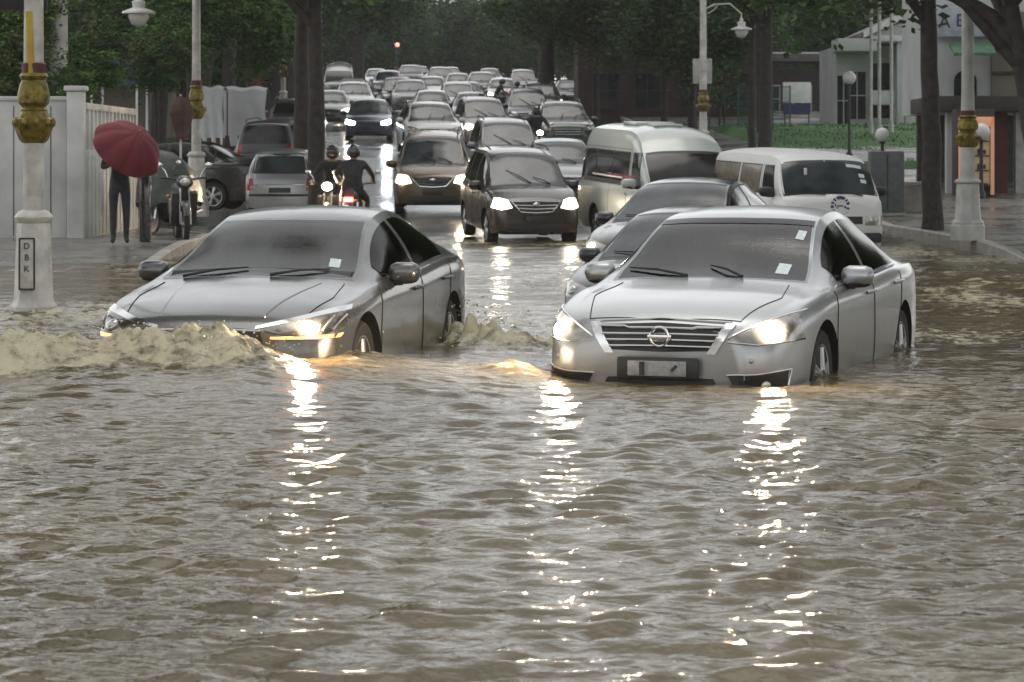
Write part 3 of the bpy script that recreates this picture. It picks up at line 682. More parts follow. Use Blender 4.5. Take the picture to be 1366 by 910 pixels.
def build_highvan():
    B = Body(5.2, 1.72,
        top=[(0, .98), (.03, 1.03), (.15, 1.10), (.32, 1.16), (.5, 1.36), (.82, 1.68), (.98, 1.80), (1.25, 1.97), (1.7, 2.11), (2.2, 2.15), (4.5, 2.15), (4.95, 2.07), (5.12, 1.8), (5.17, 1.2), (5.2, .95)],
        belt=[(0, .86), (.1, .98), (.3, 1.08), (.7, 1.10), (2.5, 1.12), (4.9, 1.12), (5.2, .85)],
        plan=[(0, .66), (.03, .735), (.08, .785), (.2, .83), (.5, .855), (1.5, .86), (4.6, .86), (5.0, .84), (5.15, .80), (5.2, .74)],
        rail=[(0, .52), (.08, .66), (.32, .76), (.6, .755), (.9, .735), (1.3, .69), (2.0, .665), (4.5, .66), (5.0, .62), (5.2, .6)],
        bottom=.24, rw=.335, axles=(1.0, 3.75), crown=.10, rake=.05, tail_rake=.02)
    r = start('passenger_van', B, 'palegreen', 'high roof van', 'van')
    B.top_panel(.30, .90, .01, 'windshield_frame', M['trim'], r, .002, k=14, curve=.06)
    B.top_panel(.335, .84, .045, 'windshield', M['glass_dark'], r, .006, k=14, curve=.06)
    for side in ('left', 'right'):
        def pan(v0, v1, nm, mm, g, off, zl=1.13, zh=1.68, sl=0):
            B.panel([(v0 - g, zl - g), (v1 + g, zl - g)], [(v0 - g + sl, zh + g), (v1 + g, zh + g)], side, nm, mm, r, off, 14, 6)
        pan(.78, 1.42, 'window_frame', M['trim'], .02, .002, sl=.17); pan(.78, 1.42, 'side_window', M['glass_dark'], 0, .006, sl=.17)
        pan(1.62, 4.95, 'window_frame', M['trim'], .02, .002)
        for v0, v1 in ((1.62, 2.7), (2.76, 3.85), (3.91, 4.95)): pan(v0, v1, 'side_window', M['glass_dark'], 0, .006)
        b = MB()
        for i, (v, w_) in enumerate(((2.0, .16), (2.3, .2), (2.62, .2), (3.0, .24), (3.4, .2), (3.7, .16))):
            B.strip([(v, 1.24), (v + w_ + .16, 1.245)], side, .035, b, .008, 4)
        b.build('window_lettering', M['whitepl'], r)
    mirrors(r, B, .85, 1.16, .15, 1.15); wheels(r, B, 6, .2)
    lampset(r, B, [(.48, .76), (.64, .76), (.76, .80)], [(.50, .90), (.64, .95), (.76, 1.0)], (.62, .86), .05, lampm='off')
    g = B.panel([(-.42, .78), (.42, .78)], [(-.44, .92), (.44, .92)], 'front', 'grille', M['trim'], r, .004)
    b = MB(); B.strip([(-.43, .85), (.43, .85)], 'front', .03, b, .008); b.build('grille_bar', M['chrome'], g)
    B.panel([(-.6, .30), (.6, .30)], [(-.5, .46), (.5, .46)], 'front', 'bumper_intake', M['trim'], r, .004)
    b = MB(); b.box((0, -.03, .58), (.42, .02, .11), bev=.01); b.build('number_plate', M['plate_dark'], r)
    seams(r, B, [[(.62, .4), (.60, 1.0)], [(1.52, .35), (1.53, 1.72)], [(2.73, .36), (2.73, 1.10)], [(1.53, 1.74), (4.9, 1.74)]])
    handles(r, B, [(1.40, .98)], M['chrome'])
    b = MB(); b.box((0, 3.2, 2.16), (.72, .9, .06), bev=.03); b.box((0, 2.1, 2.15), (.5, .5, .05), bev=.02); b.build('roof_vent', B.pm, r)
    b = MB(); p, nn = B.hit(.35, .34, 'top'); b.tube([p, p + Vector((.05, .1, .05))], .02, 6); b.build('wiper_pivot', M['trim'], r)
    lampset(r, B, [(.70, .9), (.80, .9)], [(.70, 1.3), (.80, 1.3)], (.75, 1.1), .03, 'red_lens', 'tail_light', 'rear', 'red_lens')
    return r

def build_oldvan():
    B = Body(4.6, 1.70,
        top=[(0, 1.02), (.02, 1.06), (.06, 1.10), (.12, 1.14), (.3, 1.35), (.52, 1.62), (.62, 1.70), (.85, 1.77), (1.4, 1.80), (3.0, 1.81), (4.2, 1.79), (4.5, 1.71), (4.57, 1.2), (4.6, 1.0)],
        belt=[(0, .92), (.08, 1.04), (.2, 1.09), (1.0, 1.10), (4.4, 1.10), (4.6, .9)],
        plan=[(0, .70), (.03, .765), (.08, .80), (.2, .83), (.5, .848), (1.5, .85), (4.2, .85), (4.5, .82), (4.6, .74)],
        rail=[(0, .58), (.06, .70), (.15, .765), (.4, .745), (.62, .70), (1.2, .68), (4.2, .67), (4.5, .64), (4.6, .6)],
        bottom=.24, rw=.31, axles=(.85, 3.35), crown=.085, rake=.03, tail_rake=.02)
    r = start('delivery_van', B, 'cream', 'old white van', 'van')
    B.top_panel(.125, .575, -.005, 'windshield_frame', M['trim'], r, .002, k=14, curve=.05)
    w = B.top_panel(.145, .545, .025, 'windshield', M['glass'], r, .006, k=14, curve=.05)
    for side in ('left', 'right'):
        for v0, v1, sl in ((.62, 1.30, .2), (1.48, 2.6, 0), (2.72, 4.2, 0)):
            B.panel([(v0 - .02, 1.12), (v1 + .02, 1.12)], [(v0 - .02 + sl, 1.58), (v1 + .02, 1.58)], side, 'window_frame', M['trim'], r, .002)
            B.panel([(v0, 1.14), (v1, 1.14)], [(v0 + sl, 1.56), (v1, 1.56)], side, 'side_window', M['glass_dark'] if sl else M['curtain'], r, .006)
    mirrors(r, B, .55, 1.15, .14, 1.0, M['trim']); wheels(r, B, 6, .18)
    lampset(r, B, [(.50, .66), (.78, .66)], [(.50, .82), (.79, .82)], (.62, .74), .06, lampm='off')
    B.panel([(-.46, .68), (.46, .68)], [(-.46, .80), (.46, .80)], 'front', 'grille', M['trim'], r, .004)
    b = MB(); b.box((0, -.05, .47), (1.5, .1, .16), bev=.04); b.build('bumper', M['trim'], r)
    b = MB(); b.box((0, -.11, .48), (.42, .02, .11), bev=.01); b.build('number_plate', M['plate_dark'], r)
    # round badge sticker: navy ring with white gaps, bar across
    p, nn = B.hit(0.10, .965, 'front'); R = nn.to_track_quat('Z', 'Y').to_matrix().to_4x4(); T = Matrix.Translation(p + nn * .004) @ R
    def disc(r0, r1, a0, a1, b, z=0.003):
        n = 14; vs = []
        for i in range(n + 1):
            a = a0 + (a1 - a0) * i / n
            for rr in (r0, r1): vs.append(T @ Vector((rr * math.cos(a), rr * math.sin(a), z)))
        b.add(vs, [(2 * i, 2 * i + 1, 2 * i + 3, 2 * i + 2) for i in range(n)])
    b = MB(); disc(.001, .165, 0, 2 * PI, b, .001); e = b.build('emblem', M['whitepl'], r, 0, fix=False)
    b = MB()
    for a0, a1 in ((.15, .45), (.6, .8), (1.0, 2.0), (2.2, 2.45), (2.65, 2.9), (3.05, 3.4), (3.6, 3.8), (4.0, 5.2), (5.45, 5.7), (5.85, 6.1)): disc(.105, .155, a0, a1, b)
    for x0, y0, w_, h_ in ((0, .0, .10, .022), (-.075, .01, .02, .05), (.08, -.02, .03, .04), (-.05, -.03, .03, .02)):
        b.add([T @ Vector((x0 + sx * w_ / 2, y0 + sy * h_ / 2, .003)) for sx, sy in ((-1, -1), (1, -1), (1, 1), (-1, 1))], [(0, 1, 2, 3)])
    b.build('emblem_print', M['navy'], e, 0, fix=False)
    for u, v in ((.56, .40), (.57, .34), (.40, .50), (.52, .50)):
        b = MB(); q = []
        for a, c in ((-1, -1), (1, -1), (1, 1), (-1, 1)):
            pp, n2 = B.hit(u + a * (.045 if u > .53 else .06), v + c * .02, 'top'); q.append(pp + n2 * .009)
        b.add(q + [x - n2 * .004 for x in q], [(0, 1, 2, 3), (7, 6, 5, 4), (0, 4, 5, 1), (1, 5, 6, 2), (2, 6, 7, 3), (3, 7, 4, 0)]); b.build('sticker', M['sticker'], w, 0)
    b = MB(); pp, n2 = B.hit(-.35, .42, 'top'); b.box(pp + n2 * .02, (.05, .03, .12), bev=.01); b.build('dangling_charm', M['whitepl'], r)
    seams(r, B, [[(1.38, .35), (1.39, 1.60)]]); handles(r, B, [(1.25, .98)], M['chrome'])
    wipers(r, B, 0, [((-.1, .15), (-.6, .19)), ((.5, .15), (.0, .19))])
    return r
M['curtain'] = mat('curtained_window', (0.20, 0.17, 0.12), 0.25, vary=0.5, scale=9, coat=1)

BUILD = dict(teana=build_teana, civic=build_civic, sedan=build_sedan, mpv=build_mpv, suv=build_suv, hatch=build_hatch, highvan=build_highvan, oldvan=build_oldvan)
PROTO = {}; PAINTED = ('silver', 'grey', 'charcoal', 'dark', 'white', 'midgrey', 'palegreen', 'cream')
OWN = dict(teana='silver', civic='grey', sedan='charcoal', mpv='dark', suv='white', hatch='midgrey', highvan='palegreen', oldvan='cream')
def place_car(kind, x, d, yaw, label, pm=None, lit=None, lit2=None, z=None, rear=False, group='cars crawling down the flooded street', pitch=None, name=None, cat=None):
    """x, d: middle of the end that faces the camera; yaw turns the nose towards image left"""
    if kind not in PROTO: o = PROTO[kind] = BUILD[kind]()
    else: o = copy_tree(PROTO[kind])
    own = M[OWN[kind]]; lamps = []
    for c in walk(o):
        if c.type != 'MESH': continue
        if c.name.split('.')[0] == 'headlight' and d > 40: c.material_slots[0].link = 'OBJECT'; c.material_slots[0].material = M['lens']
        if pm:
            for sl in c.material_slots:
                if sl.material == own or (sl.link == 'OBJECT' and sl.material in [M[k] for k in PAINTED]): sl.link = 'OBJECT'; sl.material = M[pm]
        if c.name.split('.')[0] == 'lamp' and c.parent.name.split('.')[0] == 'headlight': lamps.append(c)
    if d > 40:
        for c in lamps:
            left = np.mean([v.co.x for v in c.data.vertices]) > 0; mm = lit2 if (left and lit2) else lit
            if mm and mm != 'off': sl = c.parent.material_slots[0]; sl.link = 'OBJECT'; sl.material = M['lens_lit_cold' if mm == 'lit_blue' else 'lens_lit']
    for c in lamps:
        left = np.mean([v.co.x for v in c.data.vertices]) > 0
        mm = lit2 if (left and lit2) else lit
        c.material_slots[0].link = 'OBJECT'; c.material_slots[0].material = M[mm or 'off']
    o['label'] = label; o['group'] = group
    if cat: o['category'] = cat
    sl = math.atan((road_z(d + 3.5) - road_z(d + .7)) / 2.8)
    if z is None: z = road_z(d + .8)
    if rear:
        L = {'hatch': 3.5, 'sedan': 4.45, 'suv': 4.45, 'mpv': 4.14}[kind]
        o.rotation_euler = (-(sl if pitch is None else pitch), 0, PI - yaw)
        o.location = Vector((x, d, z)) + Matrix.Rotation(PI - yaw, 3, 'Z') @ Vector((0, -L, 0)) + Vector((0, 0, sl * L))
    else:
        o.rotation_euler = (sl if pitch is None else pitch, 0, -yaw); o.location = (x, d, z)
    return o
# ------------------------------------------------------------------ ground, road, pavements
def wet_road(name, col, rough0, rough1, scale):
    m, n, b = nt(name)
    tc = n.nodes.new('ShaderNodeTexCoord')
    t = n.nodes.new('ShaderNodeTexNoise'); t.inputs['Scale'].default_value = scale; t.inputs['Detail'].default_value = 6
    n.links.new(tc.outputs['Object'], t.inputs['Vector'])
    mr = n.nodes.new('ShaderNodeMapRange'); mr.inputs[1].default_value = .35; mr.inputs[2].default_value = .65; mr.inputs[3].default_value = rough0; mr.inputs[4].default_value = rough1
    n.links.new(t.outputs['Fac'], mr.inputs[0]); n.links.new(mr.outputs[0], b.inputs['Roughness'])
    rp = n.nodes.new('ShaderNodeValToRGB'); rp.color_ramp.elements[0].position = .3; rp.color_ramp.elements[1].position = .75
    rp.color_ramp.elements[0].color = tuple(c * .7 for c in col) + (1,); rp.color_ramp.elements[1].color = tuple(c * 1.4 for c in col) + (1,)
    t3 = n.nodes.new('ShaderNodeTexNoise'); t3.inputs['Scale'].default_value = scale * 4; t3.inputs['Detail'].default_value = 6
    n.links.new(tc.outputs['Object'], t3.inputs['Vector']); n.links.new(t3.outputs['Fac'], rp.inputs['Fac']); n.links.new(rp.outputs['Color'], b.inputs['Base Color'])
    t2 = n.nodes.new('ShaderNodeTexNoise'); t2.inputs['Scale'].default_value = 9; t2.inputs['Detail'].default_value = 5
    n.links.new(tc.outputs['Object'], t2.inputs['Vector'])
    bp = n.nodes.new('ShaderNodeBump'); bp.inputs['Strength'].default_value = .35; bp.inputs['Distance'].default_value = .03
    n.links.new(t2.outputs['Fac'], bp.inputs['Height']); n.links.new(bp.outputs['Normal'], b.inputs['Normal'])
    return m
M['asphalt'] = wet_road('wet_asphalt', (.045, .044, .044), .07, .28, .5)
M['paving'] = wet_road('wet_paving', (.13, .125, .115), .15, .5, .8)
M['kerb'] = mat('kerb_concrete', (.30, .29, .26), .5, vary=.3, scale=3)
M['earth'] = mat('wet_earth', (.07, .055, .04), .7, vary=.5, scale=2, bump=.6, bscale=8)
M['grass'] = mat('bank_grass', (.04, .115, .022), .8, vary=.5, scale=1.5, bump=.8, bscale=25)
def left_edge(d):
    t = min(1, max(0, (d - 46) / 7.0)); return -5.0 - 2.0 * t * t * (3 - 2 * t) - .055 * max(0, d - 50)
def right_edge(d): return 7.25 - .035 * max(0, d - 50)
def sheet(name, xs, ds, zf, m, kind='structure'):
    vs = [(x, d, zf(x, d)) for d, row in zip(ds, xs) for x in row]; k = len(xs[0])
    fs = [(j * k + i, j * k + i + 1, (j + 1) * k + i + 1, (j + 1) * k + i) for j in range(len(ds) - 1) for i in range(k - 1)]
    b = MB(); b.add(vs, fs); o = b.build(name, m, None, 60, fix=False); tag(o, kind=kind); return o
ds = list(np.arange(-30, 230, 2.5)) + [240, 260, 300, 360, 450]
def ground_z(x, d):
    z = road_z(d) - .03
    if x < -60 or x > 60: z -= .0
    return z
tag(sheet('ground', [[-220, -100, -40, -20, -10, 0, 10, 20, 40, 100, 220] for d in ds], ds, ground_z, M['earth']), 'wet brown ground under the street and its surroundings', None)
rd = [d for d in ds if d < 262]
sheet('road', [np.linspace(left_edge(d), right_edge(d), 9) for d in rd], rd, lambda x, d: road_z(d), M['asphalt'])
def pave_z(d): return max(road_z(d) + .15, .20 - .055 * max(0, 42 - d))
def pavement(name, edge, sgn, width, d0, d1):
    dd = np.arange(d0, d1 + .1, 2.0); b = MB()
    for a, c in zip(dd[:-1], dd[1:]):
        pts = []
        for d in (a, c):
            e = edge(d); pts.append([(e + sgn * .16, d, pave_z(d)), (e + sgn * width, d, pave_z(d)), (e + sgn * width, d, road_z(d) - .4), (e + sgn * .16, d, road_z(d) - .4)])
        b.add(pts[0] + pts[1], [(0, 1, 5, 4), (1, 2, 6, 5), (3, 0, 4, 7)])
    o = b.build(name, M['paving'], None, 0); tag(o, kind='structure')
    b = MB()
    for a, c in zip(dd[:-1], dd[1:]):
        q = []
        for d in (a, c - .02):
            e = edge(d); z = pave_z(d) + .012; q += [(e, d, road_z(d) - .4), (e + sgn * .01, d, z - .02), (e + sgn * .03, d, z), (e + sgn * .155, d, z), (e + sgn * .155, d, z - .3)]
        b.add(q, [(i, i + 1, i + 6, i + 5) for i in range(4)])
    o = b.build(name.replace('pavement', 'kerb'), M['kerb'], None, 30); tag(o, kind='structure')
pavement('pavement', left_edge, -1, 9, 35, 205)
pavement('pavement', right_edge, 1, 10, 37, 205)
# grass bank on the right, rising away from the pavement
M['bank'] = M['grass']
bd = np.linspace(74, 112, 20)
def bank_z(x, d):
    if d < 74.5 or (x < right_edge(d) + 1.9): return pave_z(d) - .3
    t = min(1, max(0, (d - 80) / 24)); return road_z(80) + .12 + 1.35 * t * t * (3 - 2 * t) + .05 * math.sin(x * 1.3 + d)
sheet('grass_bank', [np.linspace(right_edge(d) + 1.8, 26, 24) for d in bd], bd, bank_z, M['grass'])
gb = MB()
for i in range(5200):
    d = random.uniform(79, 104); x = random.uniform(8.2, 17.5); z = bank_z(x, d); h = random.uniform(.03, .09); a = random.uniform(0, PI); w = .03
    gb.add([(x - w * math.cos(a), d - w * math.sin(a), z - .02), (x + w * math.cos(a), d + w * math.sin(a), z - .02), (x + random.uniform(-.08, .08), d + random.uniform(-.08, .08), z + h)], [(0, 1, 2)])
o = gb.build('grass_tufts', mat('grass_blades', (.04, .12, .026), .7, vary=.5, scale=.6), None, 0, fix=False); tag(o, 'rough green grass tufts on the roadside bank', 'grass', kind='stuff')

# ------------------------------------------------------------------ flood water
def hash_noise(seed):
    rg = np.random.default_rng(seed); tab = rg.random((256, 256))
    def f(x, y):
        xi = np.floor(x).astype(int); yi = np.floor(y).astype(int); fx = x - xi; fy = y - yi
        fx = fx * fx * (3 - 2 * fx); fy = fy * fy * (3 - 2 * fy)
        g = lambda a, b: tab[a % 256, b % 256]
        return (g(xi, yi) * (1 - fx) + g(xi + 1, yi) * fx) * (1 - fy) + (g(xi, yi + 1) * (1 - fx) + g(xi + 1, yi + 1) * fx) * fy
    return f
N1, N2, N3 = hash_noise(1), hash_noise(2), hash_noise(3)
def fbm(x, y, o=4):
    s = 0; a = .5
    for i in range(o): s = s + a * (N1, N2, N3)[i % 3](x * 2 ** i + 7 * i, y * 2 ** i + 3 * i); a *= .5
    return s
def water_height(X, Y, spacing):
    wx = X + .16 * (fbm(X * .5, Y * .5, 2) - .4); wy = Y + .16 * (fbm(X * .5 + 40, Y * .5, 2) - .4)
    h = np.zeros_like(X); rg = np.random.default_rng(5)
    for i in range(80):
        lam = .09 * (15.0) ** (rg.random() ** 1.1)
        th = -PI / 2 + rg.normal(0, .36) + (.75 if i % 4 == 0 else 0); k = 2 * PI / lam
        slope = .029 * math.exp(-((math.log(lam / .20)) / .95) ** 2)
        ph = rg.random() * 2 * PI; fade = np.clip((lam / spacing - 2.5) / 2.5, 0, 1)
        s = np.sin(k * (wx * math.cos(th) + wy * math.sin(th)) + ph)
        h += fade * slope / k * 1.6 * (s + .14 * np.cos(2 * (k * (wx * math.cos(th) + wy * math.sin(th)) + ph)))
    patch = np.clip(-.15 + 2.5 * fbm(X * .26 + 5, Y * .15, 3), .35, 2)
    far = np.clip((Y - 22) / 8, 0, 1)
    for i in range(26):
        lam = .45 * 3.2 ** rg.random(); th = -PI / 2 + rg.normal(0, .5); k = 2 * PI / lam
        h += far * .020 / k * np.sin(k * (wx * math.cos(th) + wy * math.sin(th)) + rg.random() * 6.28) * 1.5
    h *= patch * np.clip(1.25 - Y / 90, .6, 1) * np.clip(.45 + Y / 22, .6, 1)
    return h
def water_extra(X, Y):
    """bow wave, wheel splash, wakes; returns height and foam"""
    h = np.zeros_like(X); foam = np.zeros_like(X)
    lump = fbm(X * 3.2, Y * 3.2 + 9, 4) - .45; fine = fbm(X * 9, Y * 9, 3) - .42; fine2 = np.abs(fbm(X * 16 + 4, Y * 16, 3) - .44) - .1
    # breaker pushed by the grey car
    dc = 17.98 + .10 * np.sin(X * 2.1) - .10 * np.clip(-2.6 - X, 0, 3) + .1 * lump
    A = np.clip((-1.15 - X) / 1.0, 0, 1); A = A * A * (3 - 2 * A)
    A = A * (.20 + .05 * np.sin(X * 3.1 + 1.0) + .05 * np.clip(-2.4 - X, 0, 1))
    u = Y - dc; prof = np.exp(-(u / np.where(u < 0, .30, .62)) ** 2)
    h += A * prof * (1 + .45 * lump) + A * (.9 * fine + .5 * fine2) * np.exp(-(u / .5) ** 2)
    h += .09 * np.clip((-.9 - X) / .8, 0, 1) * np.exp(-((Y - 17.3) / 1.1) ** 2)
    foam = np.maximum(foam, np.clip(A / .22, 0, 1) * np.exp(-((u + .02) / .55) ** 4) * np.clip(.75 + 1.3 * lump, 0, 1))
    h += .12 * np.exp(-((X + 1.7) / 1.5) ** 4 - ((Y - 18.6) / 1.8) ** 2) + .05 * np.exp(-((X + .2) / .7) ** 2 - ((Y - 20.5) / 1.9) ** 2)
    # churned water left of the car, round the lamp post
    g = np.exp(-((X + 4.3) / .9) ** 2 - ((Y - 25.6) / 2.6) ** 2)
    h += g * (.10 * lump + .06 * fine + .03); foam = np.maximum(foam, g * np.clip(.3 + 2.0 * lump, 0, 1))
    g = np.exp(-((X + 3.75) / .55) ** 2 - ((Y - 20.3) / 1.6) ** 2); h += g * (.10 + .12 * lump + .08 * fine); foam = np.maximum(foam, g * np.clip(.5 + 2.0 * lump, 0, 1))
    # rear wheel splash of the grey car
    g = np.exp(-((X + .30) / .26) ** 2 - ((Y - 21.75) / .42) ** 2); h += g * (.13 + .34 * lump + .5 * fine); foam = np.maximum(foam, np.clip(g * 1.5, 0, 1) * np.clip(.8 + lump, 0, 1))
    g = np.exp(-((X - .05) / .55) ** 2 - ((Y - 21.5) / .7) ** 2); h += g * (.02 + .10 * lump + .16 * fine); foam = np.maximum(foam, g * np.clip(.35 + 2.2 * lump, 0, 1))
    g = np.exp(-((X + 1.08) / .3) ** 2 - ((Y - 18.9) / .5) ** 2); h += g * (.06 + .08 * lump + .05 * fine); foam = np.maximum(foam, g * np.clip(.15 + 1.6 * lump, 0, 1))
    # water lapping at the nose and flank of the silver car
    g = np.exp(-((X - .05) / .35) ** 2 - ((Y - 18.7) / .5) ** 2); h += g * (.05 + .10 * lump + .05 * fine); foam = np.maximum(foam, g * np.clip(.1 + 1.5 * lump, 0, 1))
    g = np.exp(-((X - 1.2) / .9) ** 2 - ((Y - 17.7) / .35) ** 2); h += g * (.02 + .03 * lump)
    g = np.exp(-((X - .95) / .35) ** 2 - ((Y - 30.0) / 1.6) ** 2); h += g * (.10 * lump + .05); foam = np.maximum(foam, g * np.clip(.3 + 2 * lump, 0, 1))
    # wakes trailing both cars and broken water at the right kerb
    for cx, cy, sx, sy, a in ((.55, 23.2, .5, 1.6, .8), (-.1, 25.5, .7, 2.5, .6), (3.4, 23.5, .6, 1.5, .5), (4.8, 28, 1.1, 3, .5), (-3.2, 30, 1.2, 3.5, .55), (.4, 35, 1.0, 4, .5), (5.6, 36, 1.2, 3, .6)):
        g = a * np.exp(-((X - cx) / sx) ** 2 - ((Y - cy) / sy) ** 2); h += g * (.09 * lump + .05 * fine); foam = np.maximum(foam, g * np.clip(.15 + 1.9 * lump, 0, 1))
    # streaks of foam drifting over the street behind
    st = np.clip((fbm(X * .8, Y * .35 + 3, 4) - .52) * 6, 0, 1) * np.clip((Y - 20) / 6, 0, 1)
    foam = np.maximum(foam, .5 * st)
    g = np.exp(-((Y - 40.3 + .15 * np.sin(X)) / 1.1) ** 2) * np.clip((X - 5.4) / 1.0, 0, 1); foam = np.maximum(foam, .5 * g)
    return h, foam
rows = [2.5]
while rows[-1] < 53:
    d = rows[-1]; rows.append(d + (.0115 if 17.1 < d < 19.3 else .00235 * d))
rows = np.array(rows); K = 640
tt = np.linspace(-1, 1, K); Y = np.repeat(rows, K).reshape(-1, K); X = tt[None, :] * (2.2 + .27 * rows)[:, None]
spc = np.maximum(np.gradient(rows)[:, None], (2 * (2.2 + .27 * rows) / K)[:, None])
spc = np.broadcast_to(spc, X.shape)
hx, foam = water_extra(X, Y); Z = water_height(X, Y, spc) + hx
me = bpy.data.meshes.new('flood_water'); nR = len(rows)
co_ = np.stack([X, Y, Z], -1).reshape(-1, 3).astype(np.float32)
idx = (np.arange(nR - 1)[:, None] * K + np.arange(K - 1)[None, :]).reshape(-1)
quads = np.stack([idx, idx + 1, idx + K + 1, idx + K], 1).astype(np.int32)
me.vertices.add(len(co_)); me.vertices.foreach_set('co', co_.ravel())
me.loops.add(quads.size); me.loops.foreach_set('vertex_index', quads.ravel())
me.polygons.add(len(quads)); me.polygons.foreach_set('loop_start', np.arange(0, quads.size, 4, dtype=np.int32))
me.polygons.foreach_set('use_smooth', np.ones(len(quads), bool)); me.update(calc_edges=True)
at = me.attributes.new('foam', 'FLOAT', 'POINT'); at.data.foreach_set('value', np.clip(foam, 0, 1).astype(np.float32).ravel())
m, n, b = nt('muddy_flood_water')
tc = n.nodes.new('ShaderNodeTexCoord'); av = n.nodes.new('ShaderNodeAttribute'); av.attribute_name = 'foam'
t = n.nodes.new('ShaderNodeTexNoise'); t.inputs['Scale'].default_value = 7; t.inputs['Detail'].default_value = 8; t.inputs['Roughness'].default_value = .65
n.links.new(tc.outputs['Object'], t.inputs['Vector'])
a1 = n.nodes.new('ShaderNodeMath'); a1.operation = 'MULTIPLY_ADD'; a1.inputs[1].default_value = 5.0; a1.inputs[2].default_value = -2.75
n.links.new(t.outputs['Fac'], a1.inputs[0])
a2 = n.nodes.new('ShaderNodeMath'); a2.operation = 'MULTIPLY_ADD'; a2.inputs[1].default_value = 1.55
n.links.new(av.outputs['Fac'], a2.inputs[0]); n.links.new(a1.outputs[0], a2.inputs[2])
a3 = n.nodes.new('ShaderNodeMath'); a3.operation = 'MULTIPLY'; a3.use_clamp = True; n.links.new(a2.outputs[0], a3.inputs[0])
cl = n.nodes.new('ShaderNodeMapRange'); cl.inputs[1].default_value = 0; cl.inputs[2].default_value = .18; n.links.new(av.outputs['Fac'], cl.inputs[0]); n.links.new(cl.outputs[0], a3.inputs[1])
t4 = n.nodes.new('ShaderNodeTexNoise'); t4.inputs['Scale'].default_value = .35; t4.inputs['Detail'].default_value = 4; n.links.new(tc.outputs['Object'], t4.inputs['Vector'])
r1 = n.nodes.new('ShaderNodeValToRGB'); r1.color_ramp.elements[0].position = .35; r1.color_ramp.elements[1].position = .68
r1.color_ramp.elements[0].color = (.078, .061, .031, 1); r1.color_ramp.elements[1].color = (.13, .101, .054, 1); n.links.new(t4.outputs['Fac'], r1.inputs['Fac'])
mx = n.nodes.new('ShaderNodeMix'); mx.data_type = 'RGBA'; mx.inputs[7].default_value = (.47, .43, .30, 1)
n.links.new(a3.outputs[0], mx.inputs[0]); n.links.new(r1.outputs['Color'], mx.inputs[6]); n.links.new(mx.outputs[2], b.inputs['Base Color'])
rr = n.nodes.new('ShaderNodeMapRange'); rr.inputs[3].default_value = .115; rr.inputs[4].default_value = .5; n.links.new(a3.outputs[0], rr.inputs[0]); n.links.new(rr.outputs[0], b.inputs['Roughness'])
b.inputs['IOR'].default_value = 1.333
mp = n.nodes.new('ShaderNodeMapping'); mp.inputs['Scale'].default_value = (.7, 1, 1); n.links.new(tc.outputs['Object'], mp.inputs['Vector'])
w1 = n.nodes.new('ShaderNodeTexNoise'); w1.inputs['Scale'].default_value = 9; w1.inputs['Detail'].default_value = 4; n.links.new(mp.outputs[0], w1.inputs['Vector'])
w2 = n.nodes.new('ShaderNodeTexNoise'); w2.inputs['Scale'].default_value = 26; w2.inputs['Detail'].default_value = 3; n.links.new(mp.outputs[0], w2.inputs['Vector'])
b1 = n.nodes.new('ShaderNodeBump'); b1.inputs['Strength'].default_value = .5; b1.inputs['Distance'].default_value = .026; n.links.new(w1.outputs['Fac'], b1.inputs['Height'])
b2 = n.nodes.new('ShaderNodeBump'); b2.inputs['Strength'].default_value = .75; b2.inputs['Distance'].default_value = .007; n.links.new(w2.outputs['Fac'], b2.inputs['Height'])
n.links.new(b1.outputs['Normal'], b2.inputs['Normal']); n.links.new(b2.outputs['Normal'], b.inputs['Normal'])
water = finish(me, 'flood_water', m, None, 0); me.polygons.foreach_set('use_smooth', np.ones(len(quads), bool)); tag(water, 'muddy brown flood water covering the street', kind='structure')
# spray thrown up by the wave and the wheel
sb = MB()
def drops(n_, cx, cy, cz, sx, sy, sz, r0, r1):
    for i in range(n_):
        p = (random.gauss(cx, sx), random.gauss(cy, sy), max(.02, cz + abs(random.gauss(0, sz)))); r = random.uniform(r0, r1) * random.random()
        sb.ell(p, (r * random.uniform(.7, 1.6), r, r * random.uniform(.7, 1.5)), 6, 4)
drops(800, -2.9, 18.0, .26, .65, .22, .09, .002, .010); drops(160, -1.8, 18.0, .24, .25, .12, .06, .002, .009)
drops(320, -.25, 21.7, .10, .16, .25, .16, .002, .012); drops(120, .1, 21.5, .05, .3, .4, .06, .002, .009); drops(140, -3.8, 20.3, .12, .35, .8, .08, .002, .010)
o = sb.build('spray', mat('water_spray', (.5, .47, .36), .3, vary=.2), None, 60, fix=False); tag(o, 'drops of muddy spray thrown up by the wading car', 'spray', kind='stuff')
